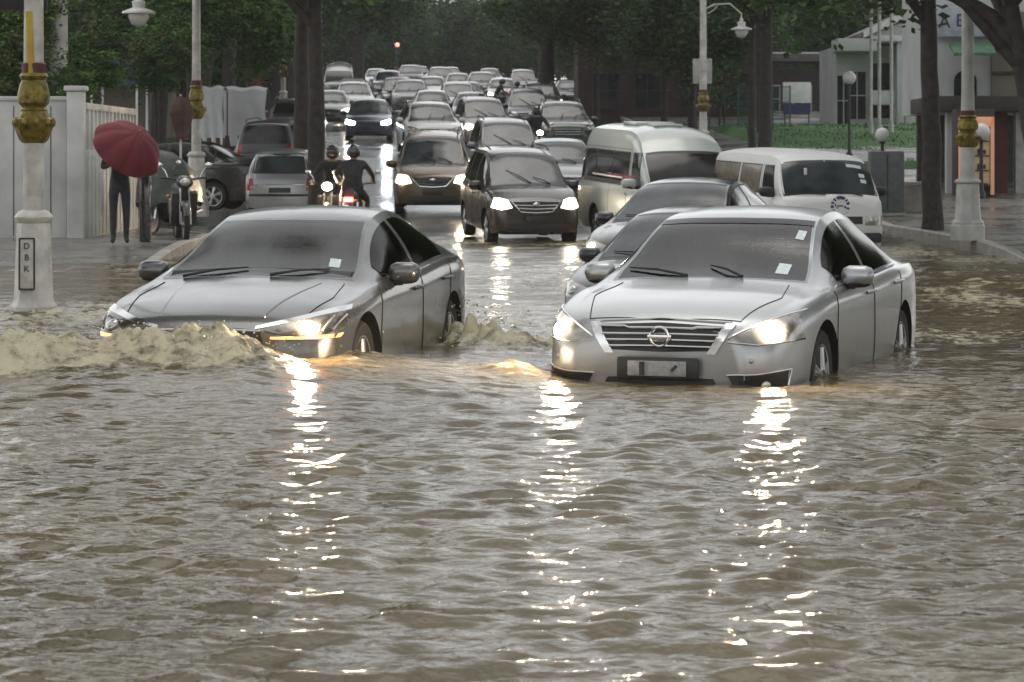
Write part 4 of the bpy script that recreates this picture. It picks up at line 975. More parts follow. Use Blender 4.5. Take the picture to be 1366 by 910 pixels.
# ------------------------------------------------------------------ people
def skin_body(name, J, E, mats, parent, levels=1, matof=None):
    """one continuous body grown along a skeleton; J: key -> (x, y, z, radius)"""
    keys = list(J); ix = {k: i for i, k in enumerate(keys)}
    me = bpy.data.meshes.new(name); me.from_pydata([J[k][:3] for k in keys], [(ix[a], ix[b]) for a, b in E], [])
    o = bpy.data.objects.new(name, me); C.objects.link(o)
    sk = o.modifiers.new('s', 'SKIN'); sk.use_smooth_shade = True
    sv = me.skin_vertices[0].data
    for k in keys:
        r = J[k][3]; sv[ix[k]].radius = r if isinstance(r, tuple) else (r, r)
    sv[ix['pelvis']].use_root = True
    sb_ = o.modifiers.new('u', 'SUBSURF'); sb_.levels = levels; sb_.render_levels = levels
    dg = bpy.context.evaluated_depsgraph_get(); dg.update()
    m2 = bpy.data.meshes.new_from_object(o.evaluated_get(dg)); o.modifiers.clear(); bpy.data.objects.remove(o)
    for k in mats: m2.materials.append(k)
    if matof:
        P = np.array([J[k][:3] for k in keys]); mi = []
        for f in m2.polygons:
            c = np.array(f.center); best = None
            for a, b in E:
                A, B_ = P[ix[a]], P[ix[b]]; t = np.clip(np.dot(c - A, B_ - A) / max(1e-9, np.dot(B_ - A, B_ - A)), 0, 1); dd = np.linalg.norm(c - A - t * (B_ - A))
                if best is None or dd < best[0]: best = (dd, a, b, t)
            mi.append(matof(best[1], best[2], c))
        m2.polygons.foreach_set('material_index', mi)
    m2.polygons.foreach_set('use_smooth', [True] * len(m2.polygons))
    o = bpy.data.objects.new(name, m2); C.objects.link(o); o.parent = parent; m2.name = name
    return o
M['skin'] = mat('skin', (.30, .19, .13), .5, vary=.1)
M['cloth_dark'] = mat('dark_cloth', (.022, .022, .026), .8, vary=.4, scale=12, bump=.4, bscale=22)
M['cloth_navy'] = mat('navy_trousers', (.03, .03, .042), .8, vary=.4, scale=12, bump=.4, bscale=22)
M['raincoat'] = mat('grey_green_raincoat', (.07, .08, .07), .45, vary=.3, scale=8, bump=.5, bscale=14)
M['helmet'] = mat('dark_helmet', (.03, .024, .026), .2, vary=.2, coat=1)
M['brown_cloth'] = mat('maroon_brown_cloth', (.085, .04, .034), .75, vary=.35, scale=7, bump=.5, bscale=20)
M['umbrella'] = mat('red_umbrella', (.13, .007, .014), .7, vary=.18, scale=5)
M['hair'] = mat('black_hair', (.015, .013, .012), .6, vary=.2)
def base_edges(): return [('pelvis', 'spine'), ('spine', 'chest'), ('chest', 'neck'), ('neck', 'jaw'), ('jaw', 'crown'),
        ('chest', 'shl'), ('shl', 'ell'), ('ell', 'wrl'), ('wrl', 'pal'), ('chest', 'shr'), ('shr', 'elr'), ('elr', 'wrr'), ('wrr', 'par'),
        ('pelvis', 'hil'), ('hil', 'knl'), ('knl', 'anl'), ('anl', 'tol'), ('pelvis', 'hir'), ('hir', 'knr'), ('knr', 'anr'), ('anr', 'tor')]
def fingers(J, E, s, w, fwd, up, curl=.6):
    """four fingers and a thumb on the palm"""
    J_ = {}; fwd = Vector(fwd).normalized(); up = Vector(up).normalized(); side = fwd.cross(up); p = Vector(J['pa' + s][:3])
    for i, ln in enumerate((.072, .080, .075, .060)):
        b0 = p + side * (.033 - .022 * i) + fwd * .02; b1 = b0 + (fwd * math.cos(curl) - up * math.sin(curl)) * ln * .5; b2 = b1 + (fwd * math.cos(2 * curl) - up * math.sin(2 * curl)) * ln * .5
        for q, v in enumerate((b0, b1, b2)): J_['f%d%d%s' % (i, q, s)] = (*v, .0095)
        E += [('pa' + s, 'f%d0%s' % (i, s)), ('f%d0%s' % (i, s), 'f%d1%s' % (i, s)), ('f%d1%s' % (i, s), 'f%d2%s' % (i, s))]
    t0 = p + side * .045 - fwd * .02; t1 = t0 + (side * .5 + fwd * .7 - up * .4) * .05
    J_['t0' + s] = (*t0, .012); J_['t1' + s] = (*t1, .010); E += [('pa' + s, 't0' + s), ('t0' + s, 't1' + s)]
    J.update(J_)
def clothes(trunk=0, legs=1, skin=2, shoes=3, sleeves=True):
    def f(a, b, c):
        k = b[:2]
        if b in ('crown', 'jaw') or k in ('pa', 'f0', 'f1', 'f2', 'f3', 't0', 't1'): return skin
        if k == 'wr': return trunk if sleeves else skin
        if k == 'to': return shoes
        if k in ('kn', 'an', 'hi'): return legs
        return trunk
    return f
def helmet(parent, c, m=None, visor=-1):
    b = MB(); b.ell(c, (.135, .15, .135), 18, 12); h = b.build('helmet', m or M['helmet'], parent, 60)
    b = MB(); b.ell((c[0], c[1] + visor * .075, c[2] - .01), (.105, .085, .055), 14, 8); b.build('visor', M['glass_dark'], h, 60)
    b = MB(); b.box((c[0], c[1] + visor * .15, c[2] + .065), (.18, .10, .012), rx=visor * .3, bev=.005); b.build('peak', m or M['helmet'], h)
def standing(name, label, x, d, rz, arms, lean=0, mats=None, h=1.0, hair=True, legs=.0):
    t = thing(name, label, 'person', (x, d, pave_z(d)), rz)
    J = dict(pelvis=(0, 0, .93, (.15, .10)), spine=(0, 0, 1.10, (.135, .095)), chest=(0, .0 - lean, 1.32, (.16, .105)), neck=(0, -lean, 1.48, .05), jaw=(0, -lean - .01, 1.54, .062), crown=(0, -lean - .01, 1.66, (.072, .085)),
        shl=(.19, -lean, 1.42, .062), shr=(-.19, -lean, 1.42, .062), hil=(.09, 0, .88, .095), knl=(.10, -.01 + legs * .1, .49, .062), anl=(.10, legs * .22, .09, .042), tol=(.115, -.15 + legs * .22, .035, .036),
        hir=(-.09, 0, .88, .095), knr=(-.10, -.01 - legs * .1, .49, .062), anr=(-.10, -legs * .22, .09, .042), tor=(-.115, -.15 - legs * .22, .035, .036))
    E = base_edges(); 
    for s, q in (('l', 1), ('r', -1)):
        e, w, p = arms[s]; J['el' + s] = (*e, .045); J['wr' + s] = (*w, .032); J['pa' + s] = (*p, (.038, .018))
        f = Vector(p) - Vector(w); fingers(J, E, s, .0, f, (0, 0, 1) if abs(f.normalized().z) < .8 else (q, 0, 0), .55)
    b = skin_body('body', J, E, mats or [M['cloth_dark'], M['cloth_navy'], M['skin'], M['cloth_dark']], t, 1, clothes())
    if hair:
        k = MB(); k.ell((0, -lean + .012, 1.645), (.088, .10, .075), 16, 10); k.build('hair', M['hair'], t, 60)
    t.scale = (h, h, h)
    return t
hang = lambda s: ((s * .25, .03, 1.14), (s * .26, -.02, .90), (s * .26, -.03, .83))
PM = px(162, 42)
up_l = ((.23, -.10, 1.18), (.13, -.24, 1.36), (.12, -.26, 1.44))
per1 = standing('person', 'person in dark clothes standing at the water edge holding a red umbrella', px(161, 42), 41.9, .15, dict(l=up_l, r=((-.27, -.02, 1.18), (-.12, -.20, 1.24), (-.06, -.23, 1.28))), legs=.25, h=.97)
tp = thing('post', 'plain dark grey square post just right of the person with the umbrella', 'post', (px(194, 42.8), 42.8, pave_z(42.8)))
b = MB(); b.box((0, 0, .62), (.17, .17, 1.24), bev=.02); b.build('shaft', M['helmet'], tp); b = MB(); b.box((0, 0, 1.26), (.21, .21, .06), bev=.02); b.build('cap', M['trim'], tp)
# the red umbrella: eight ribbed gores, tipped towards the camera and to the right
um = thing('umbrella', 'red umbrella tipped to the right above the person by the white railing', 'umbrella', (0, 0, 0))
R_ = .56
def gore_pt(a, t):
    sag = 1 - .06 * (1 - abs(math.cos(4 * a))) * t; ph = t * 1.02
    return Vector((R_ * math.sin(ph) / math.sin(1.02) * math.cos(a) * sag, R_ * math.sin(ph) / math.sin(1.02) * math.sin(a) * sag, .36 * (math.cos(ph) - math.cos(1.02)) / (1 - math.cos(1.02)) - .03 * t * (1 - abs(math.cos(4 * a)))))
vs = [tuple(gore_pt(2 * PI * i / 64, j / 10)) for j in range(11) for i in range(64)]; fs = [(j * 64 + i, j * 64 + (i + 1) % 64, (j + 1) * 64 + (i + 1) % 64, (j + 1) * 64 + i) for j in range(10) for i in range(64)]
k = MB(); k.add(vs + [(x, y, z - .006) for x, y, z in vs], fs + [tuple(i + 704 for i in f[::-1]) for f in fs]); k.build('canopy', M['umbrella'], um, 30, fix=False)
for i in range(8):
    k = MB(); a = 2 * PI * i / 8; k.tube([gore_pt(a, j / 6) - Vector((0, 0, .012)) for j in range(7)], .004, 5); k.build('rib', M['chrome'], um)
k = MB(); k.tube([(0, 0, .40), (0, 0, -.42)], .007, 6); k.tube([(0, 0, .43), (0, 0, .36)], .009, 6); k.build('shaft', M['chrome'], um)
k = MB(); k.tube([(0, 0, -.36), (0, 0, -.5), (.02, 0, -.54), (.05, 0, -.53)], .014, 8); k.build('handle', M['trim'], um)
um.rotation_euler = (math.radians(34), math.radians(38), 0); um.location = (px(163, 41.6) + .12, 41.48, pave_z(42) + 1.42)
um.location = um.location + Vector((-0.03, 0, .0))

# ------------------------------------------------------------------ motorcycles and riders
M['bike_body'] = mat('moped_plastic', (.05, .045, .045), .3, vary=.2, coat=.6)
M['bike_red'] = mat('moped_plastic_maroon', (.10, .025, .022), .3, vary=.2, coat=.6)
def build_bike():
    r = thing('motorcycle', 'motorcycle', 'motorcycle')
    for y in (-.62, .62):
        b = MB(); b.lathe([(.215, -.025), (.27, -.045), (.295, -.02), (.295, .02), (.27, .045), (.215, .025)], (0, y, .295), 28, 'X'); w = b.build('wheel', M['tyre'], r, 50)
        b = MB(); b.lathe([(.205, -.03), (.222, -.03), (.222, .03), (.205, .03)], (0, y, .295), 24, 'X')
        for i in range(10): a = 2 * PI * i / 10; b.tube([(.02 * (-1) ** i, y + .03 * math.cos(a), .295 + .03 * math.sin(a)), (0, y + .21 * math.cos(a + .2), .295 + .21 * math.sin(a + .2))], .006, 4)
        b.lathe([(.001, -.06), (.045, -.06), (.045, .06), (.001, .06)], (0, y, .295), 12, 'X'); b.build('rim', M['rim'], w)
    for q in (1, -1):
        b = MB(); b.tube([(q * .075, -.64, .295), (q * .075, -.55, .62), (q * .06, -.46, .92)], .02, 8); b.build('fork', M['chrome'], r)
        b = MB(); b.tube([(q * .10, .62, .295), (q * .12, .50, .68)], [.03, .035], 8); b.build('shock_absorber', M['chrome'], r)
    b = MB(); b.tube([(0, -.86, .42), (0, -.80, .56), (0, -.62, .615), (0, -.44, .55), (0, -.36, .44)], [.05, .065, .07, .065, .05], 8); b.build('front_fender', M['bike_body'], r, 50)
    b = MB(); b.tube([(0, -.44, .92), (0, -.36, .70), (0, -.15, .42), (0, .12, .40), (0, .35, .62), (0, .70, .74)], [.07, .09, .11, .13, .12, .09], 10); b.build('frame', M['bike_body'], r, 50)
    for q in (1, -1):
        b = MB(); b.prism([(-.52, .78), (-.36, .82), (-.20, .50), (-.10, .30), (-.30, .30), (-.40, .45)], q * .10, q * .20, 'YZ'); b.build('leg_shield', M['bike_body'], r, 30)
    b = MB(); b.tube([(0, .02, .74), (0, .12, .77), (0, .45, .80), (0, .78, .84)], [.09, .125, .125, .10], 10); b.build('seat', M['trim'], r, 50)
    b = MB(); b.tube([(-.36, -.34, 1.03), (-.22, -.42, 1.02), (0, -.45, .97), (.22, -.42, 1.02), (.36, -.34, 1.03)], .016, 8); b.build('handlebar', M['trim'], r)
    b = MB(); b.ell((0, -.50, .96), (.14, .10, .11), 16, 10); hl = b.build('headlight', M['bike_body'], r, 60); b = MB(); b.ell((0, -.585, .96), (.085, .03, .065), 14, 8); b.build('lamp', M['off'], hl, 60)
    for q in (1, -1):
        b = MB(); b.tube([(q * .25, -.40, 1.02), (q * .30, -.40, 1.14), (q * .36, -.38, 1.20)], .008, 5); b.ell((q * .39, -.38, 1.23), (.06, .02, .04), 12, 8); b.build('mirror', M['chrome'], r, 60)
        b = MB(); b.ell((q * .13, .84, .72), (.035, .04, .028), 10, 6); b.build('indicator', M['lit_amber_off'], r, 60)
    b = MB(); b.tube([(0, .72, .70), (0, .92, .62), (0, .98, .42)], [.09, .085, .07], 8); b.build('rear_fender', M['bike_body'], r, 50)
    b = MB(); b.box((0, .90, .74), (.17, .07, .08), bev=.02); b.build('tail_light', M['red_lens'], r)
    b = MB(); b.box((0, .985, .56), (.22, .012, .13), bev=.006); b.build('number_plate', M['plate_dark'], r)
    b = MB(); b.tube([(.12, -.05, .25), (.14, .30, .27), (.15, .50, .33), (.15, .92, .40)], [.018, .022, .045, .05], 10); b.build('exhaust_pipe', M['chrome'], r)
    b = MB(); b.ell((0, .0, .34), (.14, .17, .13), 12, 8); b.tube([(-.24, .02, .27), (.24, .02, .27)], .016, 6); b.build('engine', M['trim'], r, 50)
    return r
M['lit_amber_off'] = mat('amber_lens', (.5, .18, .03), .25, vary=.15, coat=1)
BIKE = []
def place_bike(x, d, rz, label, z=None, tail=None, head=None, body=None):
    if not BIKE: o = build_bike(); BIKE.append(o)
    else: o = copy_tree(BIKE[0])
    for c in walk(o):
        if c.type != 'MESH': continue
        nm = c.name.split('.')[0]
        for sl in c.material_slots:
            if nm == 'tail_light': sl.link = 'OBJECT'; sl.material = M['lit_red' if tail else 'red_lens']
            if nm == 'lamp': sl.link = 'OBJECT'; sl.material = M[head or 'off']
            if sl.material in (M['bike_body'], M['bike_red']): sl.link = 'OBJECT'; sl.material = M[body or 'bike_body']
    o.location = (x, d, road_z(d) if z is None else z); o.rotation_euler = (0, 0, rz); o['label'] = label; o['group'] = 'motorcycles among the traffic'
    return o
def rider(bike, label, mats=None, hel=None, lean=.12, poncho=None, wid=1.0):
    t = thing('person', label, 'person', bike.location, bike.rotation_euler.z)
    J = dict(pelvis=(0, .26, .90, (.155, .115)), spine=(0, .22, 1.08, (.15, .11)), chest=(0, .22 - lean, 1.30, (.175, .12)), neck=(0, .18 - lean, 1.45, .055), jaw=(0, .15 - lean, 1.51, .065), crown=(0, .14 - lean, 1.62, (.075, .09)),
        shl=(.20, .20 - lean, 1.38, .07), shr=(-.20, .20 - lean, 1.38, .07), ell=(.34, -.02, 1.17, .05), elr=(-.34, -.02, 1.17, .05), wrl=(.33, -.28, 1.06, .036), wrr=(-.33, -.28, 1.06, .036), pal=(.32, -.345, 1.05, (.035, .02)), par=(-.32, -.345, 1.05, (.035, .02)),
        hil=(.12, .22, .88, .105), hir=(-.12, .22, .88, .105), knl=(.22, -.16, .74, .075), knr=(-.22, -.16, .74, .075), anl=(.22, .02, .34, .05), anr=(-.22, .02, .34, .05), tol=(.22, -.13, .28, .042), tor=(-.22, -.13, .28, .042))
    E = base_edges(); fingers(J, E, 'l', 0, (-.2, -1, 0), (0, 0, 1), .8); fingers(J, E, 'r', 0, (.2, -1, 0), (0, 0, 1), .8)
    for k in ('pelvis', 'spine', 'chest'): J[k] = J[k][:3] + (tuple(a * wid for a in J[k][3]),)
    skin_body('body', J, E, mats or [M['cloth_dark'], M['cloth_navy'], M['skin'], M['cloth_dark']], t, 1, clothes())
    helmet(t, (0, .14 - lean, 1.60), hel)
    if poncho:
        k = MB(); vs = []; n_ = 28
        for j, (rx, ry, z, y) in enumerate(((.09, .09, 1.49, .17 - lean), (.22, .15, 1.42, .17 - lean), (.30, .20, 1.28, .14 - lean), (.38, .28, 1.05, .05), (.44, .38, .80, .0), (.46, .42, .66, .0))):
            for i in range(n_):
                a = 2 * PI * i / n_; w = 1 + .06 * math.sin(a * 5 + j) * min(1, j / 3); vs.append((rx * math.cos(a) * w, y + ry * math.sin(a) * w, z + .03 * math.sin(a * 4) * (j > 3)))
        k.add(vs, [(j * n_ + i, j * n_ + (i + 1) % n_, (j + 1) * n_ + (i + 1) % n_, (j + 1) * n_ + i) for j in range(5) for i in range(n_)]); k.build('rain_poncho', poncho, t, 60)
    t['group'] = 'motorcycle riders'
    return t
b1 = place_bike(px(446, 52.5), 51.9, -.1, 'motorcycle facing the camera with headlamp on, closest to the twin tree trunks', head='lit_hot', z=.0)
rider(b1, 'rider in dark jacket and helmet facing the camera, nearer the twin tree trunks')
b2 = place_bike(px(476, 52), 51.0, PI - .05, 'motorcycle seen from behind with its red tail lamp lit', tail=True, z=.0)
rider(b2, 'rider with peaked dark helmet seen from behind above a lit red tail lamp', wid=1.12)
b3 = place_bike(px(245, 44.5), 44.2, .22, 'dark motorcycle parked at the left kerb beside the lamp post', z=pave_z(44.5) - .05)
b3b = place_bike(px(224, 47), 47, -.35, 'dark motorcycle parked under a grey green rain cover, behind the umbrella', z=pave_z(47) - .02)
rc = thing('rain_cover', 'grey green rain cover draped over the parked motorcycle behind the umbrella', 'cover', b3b.location, -.35)
k = MB(); vs = []; n_ = 30
for j, (rx, ry, z, y) in enumerate(((.03, .10, 1.44, -.28), (.22, .20, 1.40, -.26), (.42, .30, 1.24, -.2), (.44, .62, 1.02, .0), (.42, .80, .78, .05), (.44, .86, .52, .05))):
    for i in range(n_):
        a = 2 * PI * i / n_; w = 1 + .07 * math.sin(a * 6 + j) * min(1, j / 3); vs.append((rx * math.cos(a) * w, y + ry * math.sin(a) * w, z + .05 * math.sin(a * 5) * (j > 3)))
k.add(vs, [(j * n_ + i, j * n_ + (i + 1) % n_, (j + 1) * n_ + (i + 1) % n_, (j + 1) * n_ + i) for j in range(5) for i in range(n_)] + [tuple(range(n_))]); k.build('sheet', M['raincoat'], rc, 60)
b4 = place_bike(px(668, 123), 122, PI / 2 + .25, 'motorcycle crossing between the queued cars far up the street', head='lit', z=road_z(122) + .1)
rider(b4, 'rider in dark clothes crossing between the queued cars far up the street', lean=.2)
b5 = place_bike(px(365, 92), 91, .1, 'far motorcycle with a bright headlamp beside the red hoarding', head='lit_hot', z=road_z(92) + .15)
standing('person', 'pedestrian in dark clothes walking by the teal mesh fence', px(963, 108), 108, PI, dict(l=hang(1), r=hang(-1)), legs=.5)

for x_, d_, t_, r_ in ((716, 80, 'motorcycle threading past the dark green off roader', 'rider in dark clothes passing the dark green off roader'), (642, 98, 'motorcycle squeezed beside the rose silver minivan', 'rider in dark clothes beside the rose silver minivan'), (690, 122, 'motorcycle with lamp on behind the charcoal minivan', 'rider in dark clothes behind the charcoal minivan')):
    bk = place_bike(px(x_, d_), d_, .15, t_, head='lit', z=road_z(d_)); rider(bk, r_)
# ------------------------------------------------------------------ street furniture
M['post'] = mat('weathered_white_paint', (.56, .54, .49), .45, vary=.3, scale=5, bump=.2, bscale=18)
M['postgrey'] = mat('grey_white_column_paint', (.42, .42, .40), .5, vary=.25, scale=4)
M['goldp'] = mat('gold_painted_iron', (.20, .15, .03), .4, .5, vary=.6, scale=14, bump=.5, bscale=30)
M['maroon'] = mat('maroon_paint', (.09, .02, .02), .5, vary=.3)
M['dark_iron'] = mat('dark_iron', (.02, .022, .022), .5, vary=.3)
M['globe'] = mat('frosted_globe', (.62, .62, .60), .25, vary=.1, scale=3)
M['shade'] = mat('enamel_shade', (.66, .66, .64), .3, vary=.1)
def bell_lamp(parent, x, y, z, s=1.0):
    b = MB(); b.lathe([(.015 * s, .52 * s), (.02 * s, .36 * s), (.06 * s, .34 * s), (.05 * s, .26 * s), (.14 * s, .22 * s), (.12 * s, .10 * s), (.33 * s, .02 * s), (.34 * s, -.02 * s), (.10 * s, -.015 * s)], (x, y, z), 20)
    h = b.build('lamp_shade', M['shade'], parent, 40); b = MB(); b.lathe([(.20 * s, -.02 * s), (.21 * s, -.10 * s), (.14 * s, -.24 * s), (.03 * s, -.29 * s)], (x, y, z), 16); b.build('lamp_glass', M['globe'], h, 60)
def lamp_post(x, d, z0, label, s=1.0, base_w=1.0, shaft=(.105, .085), height=7.5, lamp=None, letters=None, metal='post', rz=PI / 8 - .25, gold='goldp'):
    t = thing('street_lamp', label, 'street lamp', (x, d, z0), 0, 'street lamps with gilded collars'); w = base_w
    b = MB(); b.lathe([(.25 * w, 0), (.25 * w, .30 * s), (.235 * w, .33 * s), (.235 * w, .38 * s), (.205 * w, .42 * s), (.19 * w, .46 * s), (.165 * w, 1.16 * s), (.16 * w, 1.19 * s)], (0, 0, 0), 8, rot=rz); b.build('base', M[metal], t, 25)
    b = MB(); b.lathe([(.15 * w, 1.19 * s), (.185 * w, 1.22 * s), (.19 * w, 1.25 * s), (.15 * w, 1.30 * s), (.11, 1.32 * s)], (0, 0, 0), 24); b.build('collar', M[metal], t, 40)
    b = MB(); b.lathe([(shaft[0], 1.30 * s), (shaft[0] * .95, 2.0 * s), (shaft[0] * .95, 2.6 * s), (shaft[1], 3.2 * s), (shaft[1] * .85, height)], (0, 0, 0), 20); b.build('shaft', M[metal], t, 40)
    q = shaft[0] / .105
    b = MB(); b.lathe([(.11 * q, 1.97 * s), (.14 * q, 2.0 * s), (.19 * q, 2.13 * s), (.205 * q, 2.20 * s), (.16 * q, 2.22 * s), (.13 * q, 2.28 * s)], (0, 0, 0), 10, rot=.2); g = b.build('gilded_bowl', M[gold], t, 25)
    for k in range(10):
        a = 2 * PI * k / 10; b = MB(); b.ell((.18 * q * math.cos(a), .18 * q * math.sin(a), 2.17 * s), (.035 * q, .035 * q, .05 * s), 8, 6); 
        if k == 0: bb = MB()
        bb.add(b.v, b.f)
    bb.build('bowl_leaves', M[gold], g, 60); g.children[0]['kind'] = 'part'; del g.children[0]['kind']
    b = MB(); b.lathe([(.125 * q, 2.27 * s), (.135 * q, 2.29 * s), (.115 * q, 2.32 * s), (.15 * q, 2.36 * s), (.158 * q, 2.44 * s), (.135 * q, 2.54 * s), (.115 * q, 2.58 * s), (.14 * q, 2.62 * s), (.12 * q, 2.65 * s)], (0, 0, 0), 12, rot=.1); b.build('gilded_collar', M[gold], t, 30)
    b = MB(); b.lathe([(.115 * q, 2.65 * s), (.118 * q, 2.74 * s), (.10 * q, 2.75 * s)], (0, 0, 0), 16); b.build('band', M['maroon'], t, 30)
    if lamp:
        dx, lz, ls = lamp; b = MB(); sg = 1 if dx > 0 else -1
        b.tube([(0, 0, lz + .62 * ls), (dx * .3, 0, lz + .80 * ls), (dx * .7, 0, lz + .82 * ls), (dx, 0, lz + .5 * ls)], .022, 8); b.tube([(dx * .12, 0, lz + .5 * ls), (dx * .28, 0, lz + .62 * ls), (dx * .40, 0, lz + .80 * ls)], .014, 6); b.build('lamp_arm', M[metal], t, 40)
        bell_lamp(t, dx, 0, lz, ls)
    if letters:
        a = rz - PI / 2 - PI / 8 + .0
        b = MB(); b.box((-.035, -.178 * w, .80), (.135, .02, .48), bev=.008, rx=-.035); p = b.build('name_panel', M[metal], t)
        b = MB()
        for cx, cz, sx, sz in ((-.035, 1.045, .15, .014), (-.035, .555, .15, .014), (-.107, .80, .014, .49), (.037, .80, .014, .49)): b.box((cx, -.186 * w - (0.8 - cz) * .035, cz), (sx, .02, sz))
        b.build('panel_border', M['dark_iron'], p)
        for i, c in enumerate(letters):
            o = text_mesh(c, .085, 'letter', M['dark_iron'] if i < 3 else M['postgrey'], p, (-.035, -.193 * w - .004 * i, .97 - .11 * i), (PI / 2 , 0, 0), .003)
    return t
lamp_post(px(45, 27), 27, -.33, 'white lamp post standing in the flood at the left edge, lettered panel on its base', letters='DBKL', height=8, shaft=(.105, .095))
lamp_post(px(262, 56), 56, pave_z(56) - .02, 'white lamp post beside the black side on car, its bell lamp hanging left', lamp=(px(185, 56) - px(262, 56), 4.12, 1.0), height=8.5, shaft=(.10, .085))
lamp_post(px(938, 76), 76, pave_z(76), 'pale lamp post behind the high roof van, bell lamp hung to its right', s=.78, lamp=(1.05, 3.80, .85), height=5.0, shaft=(.11, .10))
lamp_post(px(1291, 43.6), 43.6, pave_z(43.6), 'stout grey lamp post with flared foot on the right pavement', s=.74, base_w=1.12, shaft=(.115, .10), height=8, metal='postgrey', gold='olive_brown' if 'olive_brown' in M else 'goldp')
lamp_post(px(297, 98), 98, pave_z(98), 'slim grey lamp post in front of the white tarpaulins', s=.85, shaft=(.10, .085), height=3.9, metal='postgrey', gold='postgrey')
lamp_post(px(378, 120), 120, pave_z(120), 'far pale lamp post beyond the left tree, near the red hoarding', s=.9, shaft=(.11, .10), height=6.5)
def globe_lamp(x, d, z0, zt, label, r=.2):
    t = thing('globe_lamp', label, 'street lamp', (x, d, z0), 0, 'globe lamps on the right pavement')
    b = MB(); b.lathe([(.10, 0), (.10, .12), (.06, .18), (.045, .5), (.04, zt - z0 - r)], (0, 0, 0), 12); b.build('post', M['dark_iron'], t)
    b = MB(); b.lathe([(.05, zt - z0 - r - .03), (.09, zt - z0 - r), (.08, zt - z0 - r + .03)], (0, 0, 0), 12); b.build('cap', M['dark_iron'], t)
    b = MB(); b.ell((0, 0, zt - z0), (r, r, r), 20, 14); b.build('globe', M['globe'], t, 80)
globe_lamp(px(1133, 82), 82, road_z(82) + .15, pz(104, 82), 'white globe lamp on a tall dark post on the grass bank')
globe_lamp(px(1177, 66), 66, pave_z(66), pz(180, 66), 'white globe lamp just above the grey utility cabinet', .175)
globe_lamp(px(1309, 62), 62, pave_z(62), pz(176, 62), 'grey white globe lamp beside the lit kiosk doorway', .2)
# road sign boards, banner, utility column on the left
t = thing('signboard', 'dark signboard cut by the top left corner of the view', 'sign', (px(18, 27.2), 27.2, 0)); zb = pz(15, 27.2)
b = MB(); b.box((0, 0, zb + .20), (.66, .05, .40), bev=.01); b.build('board', M['trim'], t)
b = MB(); b.box((0, -.028, zb + .012), (.65, .012, .012)); b.build('board_edge', M['maroon'], t)
b = MB(); b.tube([(.33, 0, zb + .1), (.20, .03, zb + .1)], .012, 6); b.build('bracket', M['dark_iron'], t)
t = thing('banner', 'narrow yellow banner hanging on the left side of the lamp post in the flood', 'banner', (px(40, 26.95), 26.9, 0))
grid(lambda u, v: (-.035 + .07 * u + .02 * (1 - v), -.02 * math.sin(u * 3), pz(101, 27) + v * (pz(16, 27) - pz(101, 27))), 6, 12, 'cloth', mat('yellow_banner', (.55, .36, .05), .6, vary=.25, scale=3), t)
t = thing('utility_column', 'thick pale column with a dark green box, rising behind the white wall', 'pole', (px(79, 50), 50, .3))
b = MB(); b.lathe([(.16, 0), (.155, 4.0), (.15, 6.0)], (0, 0, 0), 20); b.build('column', M['postgrey'], t)
b = MB(); b.box((-.02, -.25, 2.15), (.36, .28, .74), bev=.03); bx = b.build('junction_box', mat('dark_green_box', (.025, .06, .05), .5, vary=.4), t)
b = MB(); b.box((.02, -.40, 2.38), (.16, .02, .06)); b.build('box_label', M['whitepl'], bx)
# white boundary wall with pillar, then the railing running up the street
M['wallw'] = mat('stained_white_wall', (.54, .54, .52), .7, vary=.22, scale=1.6, bump=.2, bscale=6)
t = thing('boundary_wall', 'stained white plastered wall at the left edge of the pavement', 'wall', (-8.4, 44.9, .18))
b = MB(); b.box((-.35, 0, 1.12), (3.1, .18, 2.24), bev=.01); b.build('wall', M['wallw'], t)
b = MB(); b.box((-.35, 0, 2.27), (3.14, .26, .07), bev=.015); b.build('coping', M['wallw'], t)
b = MB()
for x in (-1.4, -.55, .35, .95): b.box((x, -.093, 1.1), (.012, .012, 2.1))
b.build('wall_joint', M['seam'], t)
t = thing('gate_pillar', 'white square pillar with flat cap between the wall and the railing', 'pillar', (px(101, 44.7), 44.75, .18))
b = MB(); b.box((0, 0, 1.19), (.27, .27, 2.38), bev=.012); b.build('shaft', M['wallw'], t); b = MB(); b.box((0, 0, 2.43), (.35, .35, .08), bev=.015); b.build('cap', M['wallw'], t)
t = thing('railing', 'white picket railing on a low panelled wall leading away behind the people', 'railing', (-6.93, 45.0, .18))
b = MB(); b.box((0, 2.9, .72), (.16, 5.8, 1.44), bev=.01); b.build('base_wall', M['wallw'], t)
b = MB()
for i in range(14): b.box((.088, .25 + .41 * i, .70), (.016, .16, 1.3), bev=.005)
b.build('panel_ribs', M['wallw'], t)
b = MB(); b.box((0, 2.9, 2.15), (.10, 5.8, .11), bev=.015); b.build('top_rail', M['wallw'], t)
for i in range(13): b = MB(); b.box((0, .3 + .44 * i, 1.77), (.07, .12, .66), bev=.01); b.build('picket', M['wallw'], t)
